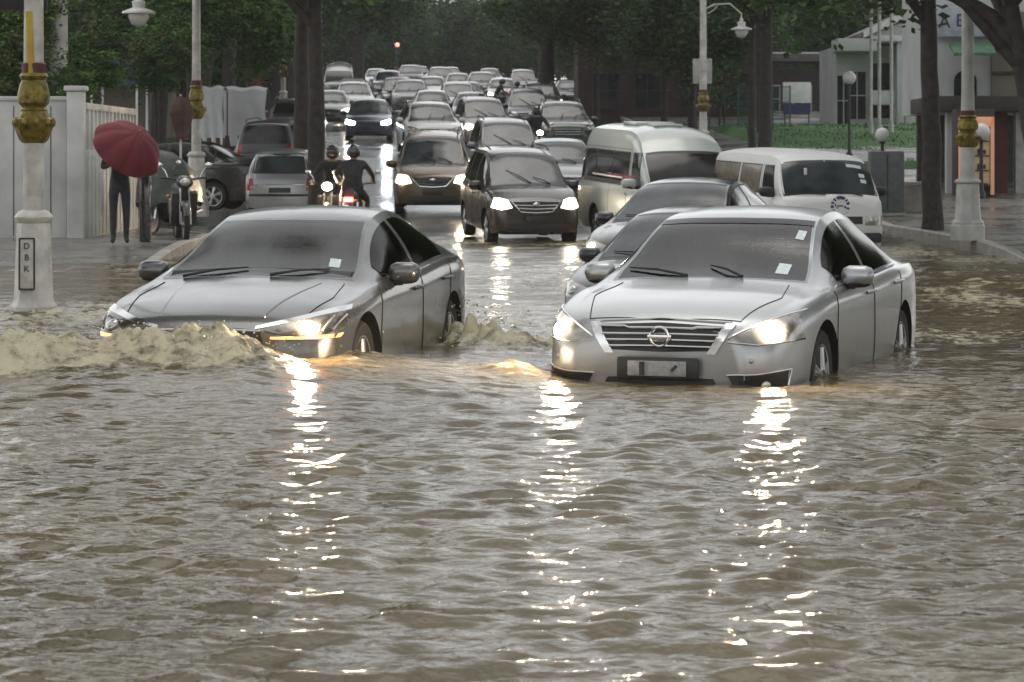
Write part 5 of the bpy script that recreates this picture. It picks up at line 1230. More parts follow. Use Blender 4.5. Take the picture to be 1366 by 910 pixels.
# flagpoles, cabinet, fence, notice boards on the right
for x, y0, lab in ((1162, 14, 'left of the three flagpoles before the white house'), (1173, 12, 'middle flagpole before the white house'), (1189, 16, 'short right flagpole by the gable of the white house')):
    t = thing('flagpole', lab, 'flagpole', (px(x, 96), 96, bank_z(px(x, 96), 96)), 0, 'flagpoles before the white house'); h = pz(y0, 96) - bank_z(0, 96)
    b = MB(); b.lathe([(.09, 0), (.085, .3), (.055, .35), (.06, h - .3), (.05, h)], (0, 0, 0), 10); b.build('pole', M['postgrey'], t); b = MB(); b.ell((0, 0, h), (.085, .085, .10), 10, 8); b.build('finial', M['shade'], t, 60)
t = thing('utility_cabinet', 'dark grey utility cabinet on the right pavement behind the old white van', 'cabinet', (px(1182, 56), 56, pave_z(56)))
b = MB(); b.box((0, 0, .68), (.68, .45, 1.24), bev=.02); c = b.build('cabinet', mat('grey_cabinet', (.11, .115, .12), .5, vary=.2), t); b = MB(); b.box((0, -.232, .68), (.012, .012, 1.1)); b.build('door_gap', M['seam'], c); b = MB(); b.box((0, 0, .03), (.74, .5, .06)); b.build('plinth', M['kerb'], t)
t = thing('low_wall', 'low grey block wall beside the utility cabinet', 'wall', (px(1219, 57), 57, pave_z(57)))
b = MB(); b.box((0, 0, .28), (.52, .3, .56), bev=.01); b.build('wall', M['kerb'], t); b = MB(); b.box((0, -.02, .60), (.58, .36, .07), bev=.01); b.build('coping', M['kerb'], t)
t = thing('mesh_fence', 'teal green mesh fence along the right pavement in front of the trees', 'fence', (px(985, 100), 100, pave_z(100)))
mt = mat('teal_mesh', (.03, .085, .075), .6, vary=.2)
for i in range(4): b = MB(); b.box((i * .62, 0, .9), (.05, .05, 1.8)); b.build('post', mt, t)
b = MB()
for i in range(38): b.box((i * .05, 0, .9), (.012, .012, 1.65))
for z in (.1, .6, 1.2, 1.75): b.box((.93, .0, z), (1.86, .02, .03))
b.build('mesh_panel', mt, t)
t = thing('notice_board', 'grey back of a notice board mounted behind the pale lamp post', 'sign', (px(937, 78), 78, pave_z(78)))
b = MB(); b.box((0, 0, pz(95, 78) - pave_z(78)), (.54, .04, .70), bev=.01); b.build('board', M['postgrey'], t)
for q in (1, -1): b = MB(); b.tube([(q * .2, .03, 0), (q * .2, .03, 2.2)], .025, 6); b.build('post', M['dark_iron'], t)
t = thing('notice_board', 'white notice board standing at the top of the grass bank', 'sign', (px(1063, 104), 104, bank_z(10, 104)))
b = MB(); b.box((0, 0, 1.25), (1.05, .06, .78), bev=.01); b.build('board', M['whitepl'], t)
for q in (1, -1): b = MB(); b.tube([(q * .45, .04, 0), (q * .45, .04, 1.5)], .03, 6); b.build('post', M['dark_iron'], t)
b = MB(); b.box((0, .02, .62), (1.0, .05, .38)); b.build('lower_board', M['navy'], t)
# traffic light far up the street
t = thing('traffic_light', 'far traffic light glowing red above the queue of cars', 'traffic light', (px(530, 185), 185, road_z(185)))
b = MB(); b.lathe([(.09, 0), (.07, .3), (.06, 2.4)], (0, 0, 0), 10); b.build('post', M['dark_iron'], t)
b = MB(); b.box((0, 0, 2.75), (.36, .25, 1.0), bev=.03); hd = b.build('signal_head', M['trim'], t)
for z, m_ in ((3.05, 'lit_red'), (2.75, 'trim'), (2.45, 'trim')): b = MB(); b.ell((0, -.13, z), (.12, .03, .12), 14, 8); b.build('signal_lens', M[m_], hd, 60)
# white tarpaulins over stalls, navy marquee, folded parasol
M['tarp'] = mat('white_tarpaulin', (.62, .62, .63), .5, vary=.15, scale=1.2, bump=.7, bscale=2.5)
for x0, x1, y0, y1, d, lab in ((268, 300, 120, 172, 84, 'white tarpaulin covered stall, left one behind the grey lamp post'), (300, 357, 121, 158, 86, 'white tarpaulin covered stall, right one nearest the red hoarding')):
    w = px(x1, d) - px(x0, d); z0 = road_z(d) + .1; h = pz(y0, d) - z0
    t = thing('covered_stall', lab, 'stall', (px((x0 + x1) / 2, d), d, z0), 0, 'stalls under white tarpaulins')
    def f(u, v, w=w, h=h):
        a = (u - .5) * 2; s_ = min(1, v * 1.25); drop = max(0, v - .0)
        return (a * w * .5 * (1 + .04 * math.sin(9 * v + 5 * u)), -.6 + .05 * math.sin(u * 17 + v * 3) * (1 - v) - .0 * v, h * (.12 + .88 * v) + .03 * math.sin(u * 11) * v)
    grid(f, 24, 12, 'front_sheet', M['tarp'], t); grid(lambda u, v, w=w, h=h: ((u - .5) * w, -.6 + 1.6 * v, h + .03 * math.sin(u * 11) + .12 * math.sin(PI * v)), 24, 8, 'top_sheet', M['tarp'], t)
    for q in (1, -1): b = MB(); b.tube([(q * w * .47, -.5, 0), (q * w * .47, -.5, h - .02)], .025, 6); b.tube([(q * w * .47, .9, 0), (q * w * .47, .9, h - .02)], .025, 6); b.build('frame', M['dark_iron'], t)
    b = MB(); b.box((0, 0, .32), (w * .9, 1.2, .5), bev=.03); b.build('counter', M['brown_cloth'], t)
t = thing('marquee', 'navy marquee with pale lettered valance beyond the white railing', 'tent', (px(158, 70), 70, road_z(70) + .15))
zz = lambda y: pz(y, 70) - road_z(70) - .15
nm = mat('navy_canvas', (.05, .06, .17), .5, vary=.3, scale=2)
b = MB(); w2 = px(190, 70) - px(158, 70); b.add([(-w2, -.8, zz(107)), (w2, -.8, zz(107)), (w2, 1.2, zz(107)), (-w2, 1.2, zz(107)), (-.25, .1, zz(80)), (.25, .1, zz(80)), (.25, .3, zz(80)), (-.25, .3, zz(80))], [(0, 1, 5, 4), (1, 2, 6, 5), (2, 3, 7, 6), (3, 0, 4, 7), (4, 5, 6, 7)]); b.build('roof', nm, t, 0)
b = MB(); b.box((0, -.8, zz(111)), (2 * w2, .02, .16)); v_ = b.build('valance', nm, t, 0)
b = MB()
for x, w_ in ((-.40, .12), (-.24, .05), (-.12, .16), (.06, .10)): b.box((x, -.56, zz(100)), (w_, .02, .26), rx=-.55)
b.build('roof_lettering', M['tarp'], t, 0)
for x in (-w2 + .04, w2 - .04):
    for y in (-.75, 1.15): b = MB(); b.tube([(x, y, 0), (x, y, zz(108))], .03, 6); b.build('pole', M['whitepl'], t)
t = thing('parasol', 'folded maroon brown parasol on a pole behind the waiting rider', 'parasol', (px(241, 54), 54, pave_z(54)))
zp = lambda y: pz(y, 54) - pave_z(54)
b = MB(); n_ = 20; vs = []
for j, (r, y) in enumerate(((.02, 128), (.13, 133), (.21, 143), (.22, 152), (.19, 162), (.15, 172), (.11, 180), (.12, 186))):
    for i in range(n_): a = 2 * PI * i / n_; q = r * (1 + .12 * math.cos(5 * a)); vs.append((q * math.cos(a) + .02 * j / 8, q * math.sin(a), zp(y)))
b.add(vs, [(j * n_ + i, j * n_ + (i + 1) % n_, (j + 1) * n_ + (i + 1) % n_, (j + 1) * n_ + i) for j in range(7) for i in range(n_)]); b.build('folded_canopy', M['brown_cloth'], t, 60)
b = MB(); b.tube([(0, 0, 0), (0, 0, zp(126))], .022, 8); b.build('pole', M['shade'], t); b = MB(); b.lathe([(.22, 0), (.2, .08), (.05, .1)], (0, 0, 0), 16); b.build('foot', M['dark_iron'], t)

# ------------------------------------------------------------------ buildings
M['win'] = glassm('window_glass_dark', (.02, .022, .025), 1.5)
M['plaster_w'] = mat('white_plaster', (.50, .51, .51), .7, vary=.12, scale=1)
M['plaster_t'] = mat('tan_plaster', (.22, .19, .14), .8, vary=.2, scale=.8)
M['plaster_d'] = mat('dark_maroon_brick', (.042, .024, .022), .8, vary=.3, scale=1.5)
M['slate'] = mat('grey_roof', (.13, .13, .13), .6, vary=.25, scale=3)
M['olive'] = mat('olive_plaster', (.15, .145, .11), .8, vary=.2, scale=1)
M['dark_wall'] = mat('dark_brown_wall', (.05, .042, .040), .75, vary=.3)
def win(t, wall, x, z, w, h, y, frame='plaster_w'):
    b = MB(); b.box((x, y, z), (w + .12, .10, h + .12)); f = b.build('window', M[frame], t, 0)
    b = MB(); b.box((x, y - .04, z), (w, .06, h)); g = b.build('pane', M['win'], f, 0)
    b = MB(); b.box((x, y - .075, z), (.04, .02, h)); b.box((x, y - .075, z), (w, .018, .04)); b.build('glazing_bar', M[frame], f, 0)
# white gabled house at the top of the bank
d = 110; z0 = bank_z(10, 104); t = thing('white_house', 'white house with a broad gable and columned porch above the grass bank', 'house', (px(1235, d), d, z0)); Z = lambda y: pz(y, d) - z0; X_ = lambda x: px(x, d) - px(1235, d)
b = MB(); b.box(((X_(1120) + X_(1345)) / 2, 4.2, Z(60) / 2), (X_(1345) - X_(1120), 6, Z(60))); b.build('wall', M['plaster_w'], t)
gl, gr, ga, gb_ = X_(1160), X_(1352), Z(6), Z(48)
b = MB(); b.prism([(gl, gb_), (gr, gb_), ((gl + gr) / 2, ga)], -.6, 7, 'XZ'); b.build('gable', M['plaster_w'], t, 0)
for s_ in (-1, 1):
    xm = (gl + gr) / 2; xe = gl - .35 if s_ < 0 else gr + .35
    b = MB(); b.prism([(xe, gb_ - .1), (xm, ga + .14), (xm, ga + .36), (xe, gb_ + .12)], -.9, 7.2, 'XZ'); b.build('roof', M['slate'], t, 0)
    b = MB(); b.prism([(xe, gb_ - .12), (xm, ga + .12), (xm, ga + .36), (xe, gb_ + .14)], -1.0, -.91, 'XZ'); b.build('bargeboard', M['whitepl'], t, 0)
b = MB(); b.box(((gl + gr) / 2, -.65, gb_ - .14), (gr - gl, .5, .24), bev=.03); b.build('cornice', M['whitepl'], t)
b = MB(); b.box((X_(1140), .2, Z(61)), (X_(1166) - X_(1114), 2.2, .5), bev=.03); b.build('porch_canopy', M['plaster_w'], t)
for x, w_ in ((1198, .30), (1211, .42), (1225, .40)): b = MB(); h = gb_ - .25; b.box((X_(x), -.5, h / 2), (w_, .4, h), bev=.03); b.build('column', M['plaster_w'], t)
for x, zz_, w_, h_ in ((1180, 1.5, .9, 2.2), (1148, 1.3, .7, 1.9), (1265, 2.2, .9, 1.4), (1300, 2.2, .9, 1.4), (1130, 1.1, .5, 2.0)): win(t, None, X_(x), zz_, w_, h_, 1.22)
b = MB(); b.box((X_(1182), -.4, Z(131)), (1.3, .2, .55), bev=.02); b.build('porch_parapet', M['plaster_w'], t)
# shop house on the right with sign board and arch
d = 64; z0 = pave_z(64) - .02; t = thing('shophouse', 'shophouse at the right edge with lettered sign board, green awning and dark arch', 'shop', (px(1310, d), d, z0)); Z = lambda y: pz(y, d) - z0; X_ = lambda x: px(x, d) - px(1310, d)
b = MB(); b.box(((X_(1252) + X_(1420)) / 2, 3.2, Z(-60) / 2 + Z(150) / 2), (X_(1420) - X_(1252), 5.6, Z(-60) - Z(150))); b.build('wall', M['plaster_w'], t, 0)
b = MB(); b.box((X_(1350), .33, (Z(15) + Z(128)) / 2), (X_(1372) - X_(1323), .20, Z(15) - Z(128))); b.build('olive_wall', M['olive'], t, 0)
for y in (66, 97): b = MB(); b.box((X_(1350), .21, Z(y)), (X_(1372) - X_(1323), .06, .07)); b.build('wall_band', M['dark_wall'], t, 0)
b = MB(); b.box(((X_(1250) + X_(1322)) / 2, .15, Z(29)), (X_(1322) - X_(1250), .25, Z(10) - Z(50)), bev=.02); sg = b.build('sign_board', mat('pale_blue_sign', (.36, .40, .44), .5, vary=.2), t)
text_mesh('A', .42, 'sign_letter', M['dark_wall'], sg, (X_(1260), .015, Z(30))); text_mesh('E', .42, 'sign_letter', M['navy'], sg, (X_(1281), .015, Z(28))); text_mesh('S', .36, 'sign_letter', M['dark_wall'], sg, (X_(1305), .015, Z(28)))
b = MB(); b.prism([(0, Z(57)), (-.7, Z(72)), (-.7, Z(76)), (0, Z(62))], X_(1266), X_(1322), 'YZ'); b.build('awning', mat('green_awning', (.06, .14, .08), .6, vary=.25), t, 0)
ar = [(X_(1276), Z(134)), (X_(1306), Z(134))] + [(X_(1291) + .26 * math.cos(a), Z(108) + .26 * math.sin(a)) for a in np.linspace(0, PI, 12)]
b = MB(); b.prism(ar, .33, .42, 'XZ'); b.build('arched_window', M['win'], t, 0)
b = MB(); b.box(((X_(1245) + X_(1420)) / 2, 1.6, Z(139)), (X_(1420) - X_(1245), 4.2, Z(129) - Z(150)), bev=.02); b.build('floor_slab', M['dark_wall'], t)
b = MB(); b.box(((X_(1262) + X_(1420)) / 2, 4.6, Z(150) / 2), (X_(1420) - X_(1262), .2, Z(150))); b.build('back_wall', M['dark_wall'], t, 0)
for x, w_, m_ in ((1269, .22, 'plaster_w'), (1335, .30, 'maroon'), (1362, .26, 'postgrey'), (1395, .3, 'dark_wall')): b = MB(); b.box((X_(x), .1, Z(150) / 2), (w_, .3, Z(150))); b.build('pillar', M[m_], t)
# lit kiosk under it
d = 62.4; t = thing('kiosk', 'small kiosk with glowing warm doorway under the shophouse', 'kiosk', (px(1303, d), d, pave_z(62)))
b = MB(); b.box((0, .5, 1.0), (.84, .8, 2.0), bev=.02); b.build('booth', M['dark_wall'], t)
b = MB(); b.box((0, .085, .95), (.60, .02, 1.3)); b.build('lit_window', emis('warm_lit_interior', (.55, .42, .24), .07), t, 0)
for x, z_, w_, h_ in ((-.36, .95, .08, 1.75), (.36, .95, .08, 1.75), (0, 1.72, .80, .22)): b = MB(); b.box((x, .06, z_), (w_, .06, h_), bev=.01); b.build('lit_frame', emis('orange_lit_frame', (.85, .42, .25), .16), t)
for z_ in (.62, .95, 1.28): b = MB(); b.box((0, .06, z_), (.56, .03, .03)); [b.box((x_, .055, z_ + .09), (.06, .03, .10 + .06 * ((i_ * 7) % 3) / 3), bev=.01) for i_, x_ in enumerate((-.2, -.08, .05, .18))]; b.build('shelf', M['dark_wall'], t)
b = MB(); b.box((-.02, -.05, .30), (.5, .25, .08), bev=.02); b.build('counter', M['dark_wall'], t)
# dark building behind trees, right of the queue
d = 122; z0 = road_z(d); t = thing('brick_building', 'dark maroon brick building half hidden by trees right of the queue', 'building', (px(900, d), d, z0))
b = MB(); b.box((0, 4, 2.9), (8.5, 8, 5.8)); b.build('wall', M['plaster_d'], t, 0); b = MB(); b.box((0, 3.7, 5.9), (9, 8.8, .3)); b.build('roof', M['slate'], t, 0)
for x in (-3, -1.2, .8, 2.8): win(t, None, x, 3.9, 1.0, 1.2, -.03, 'dark_wall'); win(t, None, x, 1.3, 1.1, 1.5, -.03, 'dark_wall')
d = 132; z0 = bank_z(10, 112); t = thing('low_building', 'low dark building with a pale fascia behind the white notice board', 'building', (px(1070, d), d, z0))
b = MB(); b.box((0, 3, 1.5), (5.2, 6, 3.0)); b.build('wall', M['dark_wall'], t, 0); b = MB(); b.box((-.4, -.25, pz(76, d) - z0), (3.3, .4, .42), bev=.02); b.build('fascia', M['plaster_w'], t); b = MB(); b.box((0, 2.8, 3.6), (5.6, 7, .25)); b.build('roof', M['slate'], t, 0)
for x in (-1.5, 0, 1.5): win(t, None, x, 1.6, .8, 1.2, -.03, 'plaster_w')
# left: tan building, building with red hoarding
d = 96; z0 = road_z(d); t = thing('tan_building', 'tan building showing between the foliage above the white wall', 'building', (px(128, d), d, z0))
b = MB(); b.box((0, 4, 3.2), (4.6, 8, 6.4)); b.build('wall', M['plaster_t'], t, 0); b = MB(); b.box((0, 3.8, 6.5), (5, 8.8, .25)); b.build('roof', M['slate'], t, 0)
for x in (-1.3, .8): win(t, None, x, 3.9, .9, 1.1, -.03, 'dark_wall')
d = 132; z0 = road_z(d); t = thing('shop_building', 'dark shop building with a pale window and red hoarding beyond the tarpaulins', 'building', (px(345, d), d, z0)); Z = lambda y: pz(y, d) - z0; X_ = lambda x: px(x, d) - px(345, d)
b = MB(); b.box((0, 4, Z(45) / 2), (X_(395) - X_(295), 8, Z(45))); b.build('wall', M['dark_wall'], t, 0)
b = MB(); b.box((0, 3.8, Z(45)), (X_(395) - X_(292), 9, .25)); b.build('roof', M['slate'], t, 0)
b = MB(); b.box((X_(349), -.05, Z(62)), (.62, .1, .5)); f = b.build('window', M['plaster_w'], t, 0)
b = MB(); b.box((X_(349), -.115, Z(62)), (.04, .03, .5)); b.box((X_(349), -.115, Z(62)), (.62, .028, .04)); b.build('glazing_bar', M['dark_wall'], f, 0)
b = MB(); b.box((X_(346), -.9, Z(77)), (1.6, 1.8, .12)); b.build('canopy', M['slate'], t, 0)
b = MB(); b.box((X_(325), -.4, Z(107)), (X_(352) - X_(298), .2, Z(95) - Z(120))); b.build('red_hoarding', mat('red_hoarding', (.30, .035, .03), .6, vary=.25), t, 0)
b = MB(); b.box((X_(353), -.6, Z(100)), (.22, .2, Z(78) - Z(122))); b.build('red_pillar', M['maroon'], t, 0)
d = 160; t = thing('pale_building', 'pale far building seen through the gap above the shop building', 'building', (px(365, d), d, road_z(d)))
b = MB(); b.box((0, 4, 4.6), (4.5, 8, 9.2)); b.build('wall', M['plaster_w'], t, 0); b = MB(); b.box((0, 3.8, 9.3), (5, 9, .3)); b.build('roof', M['slate'], t, 0)
for x in (-1.2, .6): win(t, None, x, 5.6, .8, 1.1, -.03, 'dark_wall'); win(t, None, x, 7.8, .8, 1.1, -.03, 'dark_wall')
# ------------------------------------------------------------------ trees
M['bark'] = mat('wet_bark', (.038, .030, .027), .75, vary=.5, scale=6, bump=1.0, bscale=14)
def leafmat(name, col):
    m, n, b = nt(name); b.inputs['Roughness'].default_value = .6; b.inputs['Specular IOR Level'].default_value = .18
    g = n.nodes.new('ShaderNodeNewGeometry'); rp = n.nodes.new('ShaderNodeValToRGB'); e = rp.color_ramp.elements
    e[0].color = tuple(c * .55 for c in col) + (1,); e[1].color = tuple(c * 1.6 for c in col) + (1,)
    n.links.new(g.outputs['Random Per Island'], rp.inputs['Fac']); n.links.new(rp.outputs['Color'], b.inputs['Base Color'])
    return m
LEAF = [leafmat('dark_leaves', (.045, .092, .027)), leafmat('mid_leaves', (.075, .14, .034)), leafmat('olive_leaves', (.075, .10, .032)), leafmat('deep_leaves', (.034, .066, .024))]
def crown_mesh(name, seed, R, ncl, nl, leaf, mats, flat=.0):
    rg = np.random.default_rng(seed); cs = []
    while len(cs) < ncl:
        p = rg.uniform(-1, 1, 3); r = np.linalg.norm(p)
        if r > 1 or r < .35: continue
        if rg.random() > .4 + .6 * r: continue
        bump = .72 + .28 * math.sin(3 * math.atan2(p[1], p[0]) + seed) * math.cos(2.3 * p[2] + seed)
        cs.append(p * np.array(R) * bump)
    cs = np.array(cs); mi = rg.integers(0, len(mats), ncl)
    cen = np.repeat(cs, nl, 0) + rg.normal(0, 1, (ncl * nl, 3)) * np.array([.40, .40, .26]) * (np.mean(R) * .26)
    N = len(cen); a = rg.normal(0, 1, (N, 3)); a /= np.linalg.norm(a, axis=1)[:, None]; a[:, 2] *= .5
    c = np.cross(a, rg.normal(0, 1, (N, 3))); c /= np.linalg.norm(c, axis=1)[:, None]
    s = (leaf * rg.uniform(.6, 1.4, N))[:, None]
    V = np.stack([cen - a * s, cen + c * s * .42 + a * s * .1, cen + a * s, cen - c * s * .42 + a * s * .1], 1).reshape(-1, 3).astype(np.float32)
    me = bpy.data.meshes.new(name); me.vertices.add(len(V)); me.vertices.foreach_set('co', V.ravel())
    me.loops.add(N * 4); me.loops.foreach_set('vertex_index', np.arange(N * 4, dtype=np.int32)); me.polygons.add(N); me.polygons.foreach_set('loop_start', np.arange(0, N * 4, 4, dtype=np.int32))
    me.polygons.foreach_set('material_index', np.repeat(mi, nl).astype(np.int32)); me.update(calc_edges=True)
    for k in mats: me.materials.append(k)
    return me
CROWN = [crown_mesh('crown', 3, (4.2, 4.2, 2.9), 150, 150, .125, [LEAF[0], LEAF[1], LEAF[3]]), crown_mesh('crown', 8, (4.6, 4.0, 3.2), 150, 150, .125, [LEAF[0], LEAF[3], LEAF[2]]),
         crown_mesh('crown', 14, (3.6, 3.8, 2.6), 120, 140, .12, [LEAF[1], LEAF[0], LEAF[2]]), crown_mesh('crown', 21, (4.4, 4.4, 4.0), 180, 140, .135, [LEAF[3], LEAF[0]])]
BUSH = [crown_mesh('foliage', 31, (1.2, 1.1, .95), 80, 130, .05, [LEAF[1], LEAF[0]]), crown_mesh('foliage', 37, (1.1, 1.2, 1.1), 80, 130, .052, [LEAF[0], LEAF[2]])]
def trunk_obj(t, pts, r0, r1, limbs, seed):
    rg = random.Random(seed); n = len(pts)
    fine = []; rad = []
    for i in range(n - 1):
        for j in range(6):
            u = j / 6; p = Vector(pts[i]).lerp(Vector(pts[i + 1]), u); q = (i + u) / (n - 1)
            fine.append(p + Vector((rg.uniform(-1, 1), rg.uniform(-1, 1), 0)) * .018); rad.append((r0 + (r1 - r0) * q) * (1 + .25 * math.exp(-q * 18)) * rg.uniform(.96, 1.05))
    fine.append(Vector(pts[-1])); rad.append(r1)
    b = MB(); b.tube(fine, rad, 12); tr = b.build('trunk', M['bark'], t, 60)
    for k in range(limbs):
        a = 2 * PI * k / limbs + rg.uniform(-.4, .4); p0 = Vector(pts[-1]) * (1 - .12 * (k % 3)) + Vector(pts[0]) * .12 * (k % 3); l = rg.uniform(1.6, 2.8)
        b = MB(); b.tube([p0, p0 + Vector((math.cos(a) * l * .4, math.sin(a) * l * .4, l * .45)), p0 + Vector((math.cos(a) * l, math.sin(a) * l, l * .8))], [r1 * .75, r1 * .5, r1 * .2], 7); b.build('limb', M['bark'], t, 60)
def tree(x, d, z, h, r, ck, cs, label, lean=(0, 0), seed=0, group='street trees', limbs=4, cz=None):
    t = thing('tree', label, 'tree', (x, d, z), 0, group)
    trunk_obj(t, [(0, 0, -.15), (lean[0] * .4, lean[1] * .4, h * .5), (lean[0], lean[1], h)], r, r * .68, limbs, seed)
    o = bpy.data.objects.new('crown', CROWN[ck]); C.objects.link(o); o.parent = t; o.location = (lean[0], lean[1], (h + CROWN_H[ck] * cs * .55) if cz is None else cz); o.scale = (cs, cs, cs); o.rotation_euler = (0, 0, seed * 1.7)
    return t
CROWN_H = [2.9, 3.2, 2.6, 4.0]
def P_(x, d): return px(x, d)
tree(P_(423, 54), 54, road_z(54), 5.2, .185, 0, 1.0, 'right trunk of the dark twin trees at the left roadside', (-.05, 0), 1)
tree(P_(401, 60), 60, road_z(60), 5.6, .19, 1, .95, 'left trunk of the dark twin trees, just behind the other', (.05, 0), 2)
tree(P_(1245, 50), 50, pave_z(50) - .05, 5.0, .19, 1, 1.0, 'dark tree trunk on the right pavement beside the stout lamp post', (-.12, 0), 3)
tree(P_(1020, 84), 84, road_z(84) + .1, 5.0, .21, 0, 1.0, 'dark tree beside the hanging bell lamp, thicker of the two trunks there', (.1, 0), 4)
tree(P_(1003, 86), 86, road_z(86) + .1, 5.2, .12, 3, .9, 'slim dark tree beside the hanging bell lamp, left of a thicker trunk', (.0, 0), 5)
tree(P_(886, 108), 108, road_z(108), 3.2, .14, 2, .95, 'slender tree behind the high roof van with a low bushy crown', (.0, 0), 6)
tree(P_(728, 128), 128, road_z(128), 4.2, .42, 0, 1.05, 'thick trunked tree behind the far queue of cars', (.1, 0), 7)
tree(P_(795, 112), 112, road_z(112), 3.6, .16, 1, 1.0, 'thin trunked tree just right of the dark oncoming car', (.0, 0), 8)
tree(P_(478, 160), 160, road_z(160), 4.2, .45, 3, 1.1, 'thick pale trunked tree at the left of the far queue', (.0, 0), 9)
tree(P_(255, 78), 78, road_z(78), 3.6, .17, 2, 1.0, 'leafy tree behind the tall left lamp post', (.0, 0), 10)
tree(P_(205, 72), 72, road_z(72), 3.4, .14, 0, .6, 'leafy tree beside the navy marquee, thin stem', (.1, 0), 11)
tree(P_(318, 106), 106, road_z(106), 3.9, .16, 1, .9, 'tree spreading over the white tarpaulins', (.0, 0), 12)
tree(P_(1400, 41), 41, pave_z(41), 3.6, .2, 3, .8, 'leaning dark tree at the right edge arching over the pavement', (-.55, .2), 13, cz=6.6)
# the arch of its bough
t = bpy.data.objects['tree.012'] if 'tree.012' in bpy.data.objects else None
if t:
    b = MB(); b.tube([(-.5, .2, 3.0), (-.85, .2, 3.45), (-1.35, .2, 3.75), (-1.9, .1, 3.95), (-2.6, 0, 4.5)], [.15, .13, .11, .09, .06], 10); b.build('bough', M['bark'], t, 60)
# wood closing the far end of the street and both sides
far = []
k = 20
spots = []
for i, x in enumerate(np.linspace(-40, 26, 16)): spots.append((x + random.uniform(-1, 1), 222 + random.uniform(-5, 8), 3, 1.25))
for i, x in enumerate(np.linspace(-46, 40, 14)): spots.append((x + random.uniform(-1, 1), 245 + random.uniform(-4, 8), 1, 1.7))
for dd in (96, 118, 142, 168, 194): spots.append((left_edge(dd) - 1.8, dd, [0, 1, 2][dd % 3], 1.0)); spots.append((right_edge(dd) + 1.2, dd + 9, [1, 3, 0][dd % 3], 1.05))
for dd, x in ((118, -15), (136, -20), (150, -16), (180, -24), (150, 9), (165, 14), (178, 9), (140, 17), (200, 16), (145, 22), (128, -24), (110, -21), (92, -18), (150, 28), (128, 25), (200, -30), (195, 26), (215, 36)): spots.append((x, dd, dd % 4, 1.15))
words = ['dark', 'deep green', 'mossy', 'shadowy', 'full crowned', 'low hung', 'spreading', 'dense']
for i, (x, d, ck, cs) in enumerate(spots):
    z = road_z(d); h = 1.3 if d > 214 else 2.6
    if abs(x) < 40:
        tree(x, d, z - .1, h, .2, ck, cs * random.uniform(.9, 1.1), 'dark leafy tree in the wood closing off the far end of the street' if d > 214 else 'dark leafy tree among those lining the street in the distance', seed=40 + i, group='trees of the far wood' if d > 214 else 'trees lining the far street', limbs=0)
# greenery behind the white wall
def bush(x, y, d, k, s, label):
    t = thing('shrub', label, 'shrub', (px(x, d), d, .3), 0, 'shrubs behind the white wall'); zc = pz(y, d) - .3
    b = MB(); b.tube([(0, 0, 0), (.05, 0, zc * .6), (0, .05, zc)], [.06, .05, .03], 6); b.build('stem', M['bark'], t)
    o = bpy.data.objects.new('foliage', BUSH[k]); C.objects.link(o); o.parent = t; o.location = (0, 0, zc); o.scale = (s, s, s); o.rotation_euler = (0, 0, x)
for i, (x, y, d, k, s, l) in enumerate(((-20, 40, 49, 0, 1.1, 'leafy shrub at the far left edge above the white wall'), (18, 95, 48, 1, .9, 'shrub left of the flooded lamp post, low against the wall top'), (22, 30, 50, 1, .9, 'high shrub foliage just under the dark signboard'), (108, 92, 52, 0, .8, 'green shrub right of the utility column'),
        (128, 70, 56, 1, .8, 'green shrub spreading above the gate pillar'), (95, 112, 47.5, 0, .45, 'small shrub peeping over the wall beside the pillar'), (205, 85, 62, 1, .8, 'bright green shrub left of the tall lamp post by the parasol'), (235, 60, 66, 0, 1.0, 'green foliage behind the tall left lamp shaft'))): bush(x, y, d, k, s, l)

# tall roadside tree whose crown hangs over the grey car, above the frame
tree(-7.4, 26, -.3, 6.4, .28, 2, 1.05, 'tall roadside tree whose crown hangs over the flooded left lane', (2.6, -2.4), 90, limbs=5, cz=8.6)
for i, (x, d, ck, cs, cz) in enumerate(((12.5, 20, 0, 1.15, 5.6), (12.5, 30, 3, 1.1, 6.0), (17, 38, 1, 1.4, 6.0), (20, 50, 0, 1.5, 6.4), (14, 11, 1, 1.2, 6.2), (-13, 14, 2, 1.3, 6.0))):  # unseen trees, added to block bright sky from the near cars' reflections
    tree(x, d, -.3, 3.6, .24, ck, cs, 'leafy tree out of view past the kerb, added to darken reflections on the near cars', seed=95 + i, group='unseen trees added beside the flooded lanes', limbs=4, cz=cz)

# tall street trees whose crowns meet high over the queue
for i, (x, d, ck, cs, cz) in enumerate(((-9.5, 74, 0, 1.45, 10.2), (11.9, 78, 3, 1.6, 10.4), (-9.5, 92, 1, 1.5, 10.8), (8.75, 96, 0, 1.5, 10.6), (-11, 112, 3, 1.5, 10.5), (10.56, 116, 1, 1.5, 10.6), (-2.2, 84, 2, 1.5, 11.5), (-3.5, 104, 1, 1.5, 11.5))):
    xx = x if abs(x) > 4 else left_edge(d) - .8
    tree(xx, d, road_z(d), cz - 2.6, .26, ck, cs, 'tall street tree with its crown high over the queue of traffic', (1.5 if abs(x) <= 4 else -x * .04, 0), 120 + i, group='tall trees arching over the street', limbs=4, cz=cz)
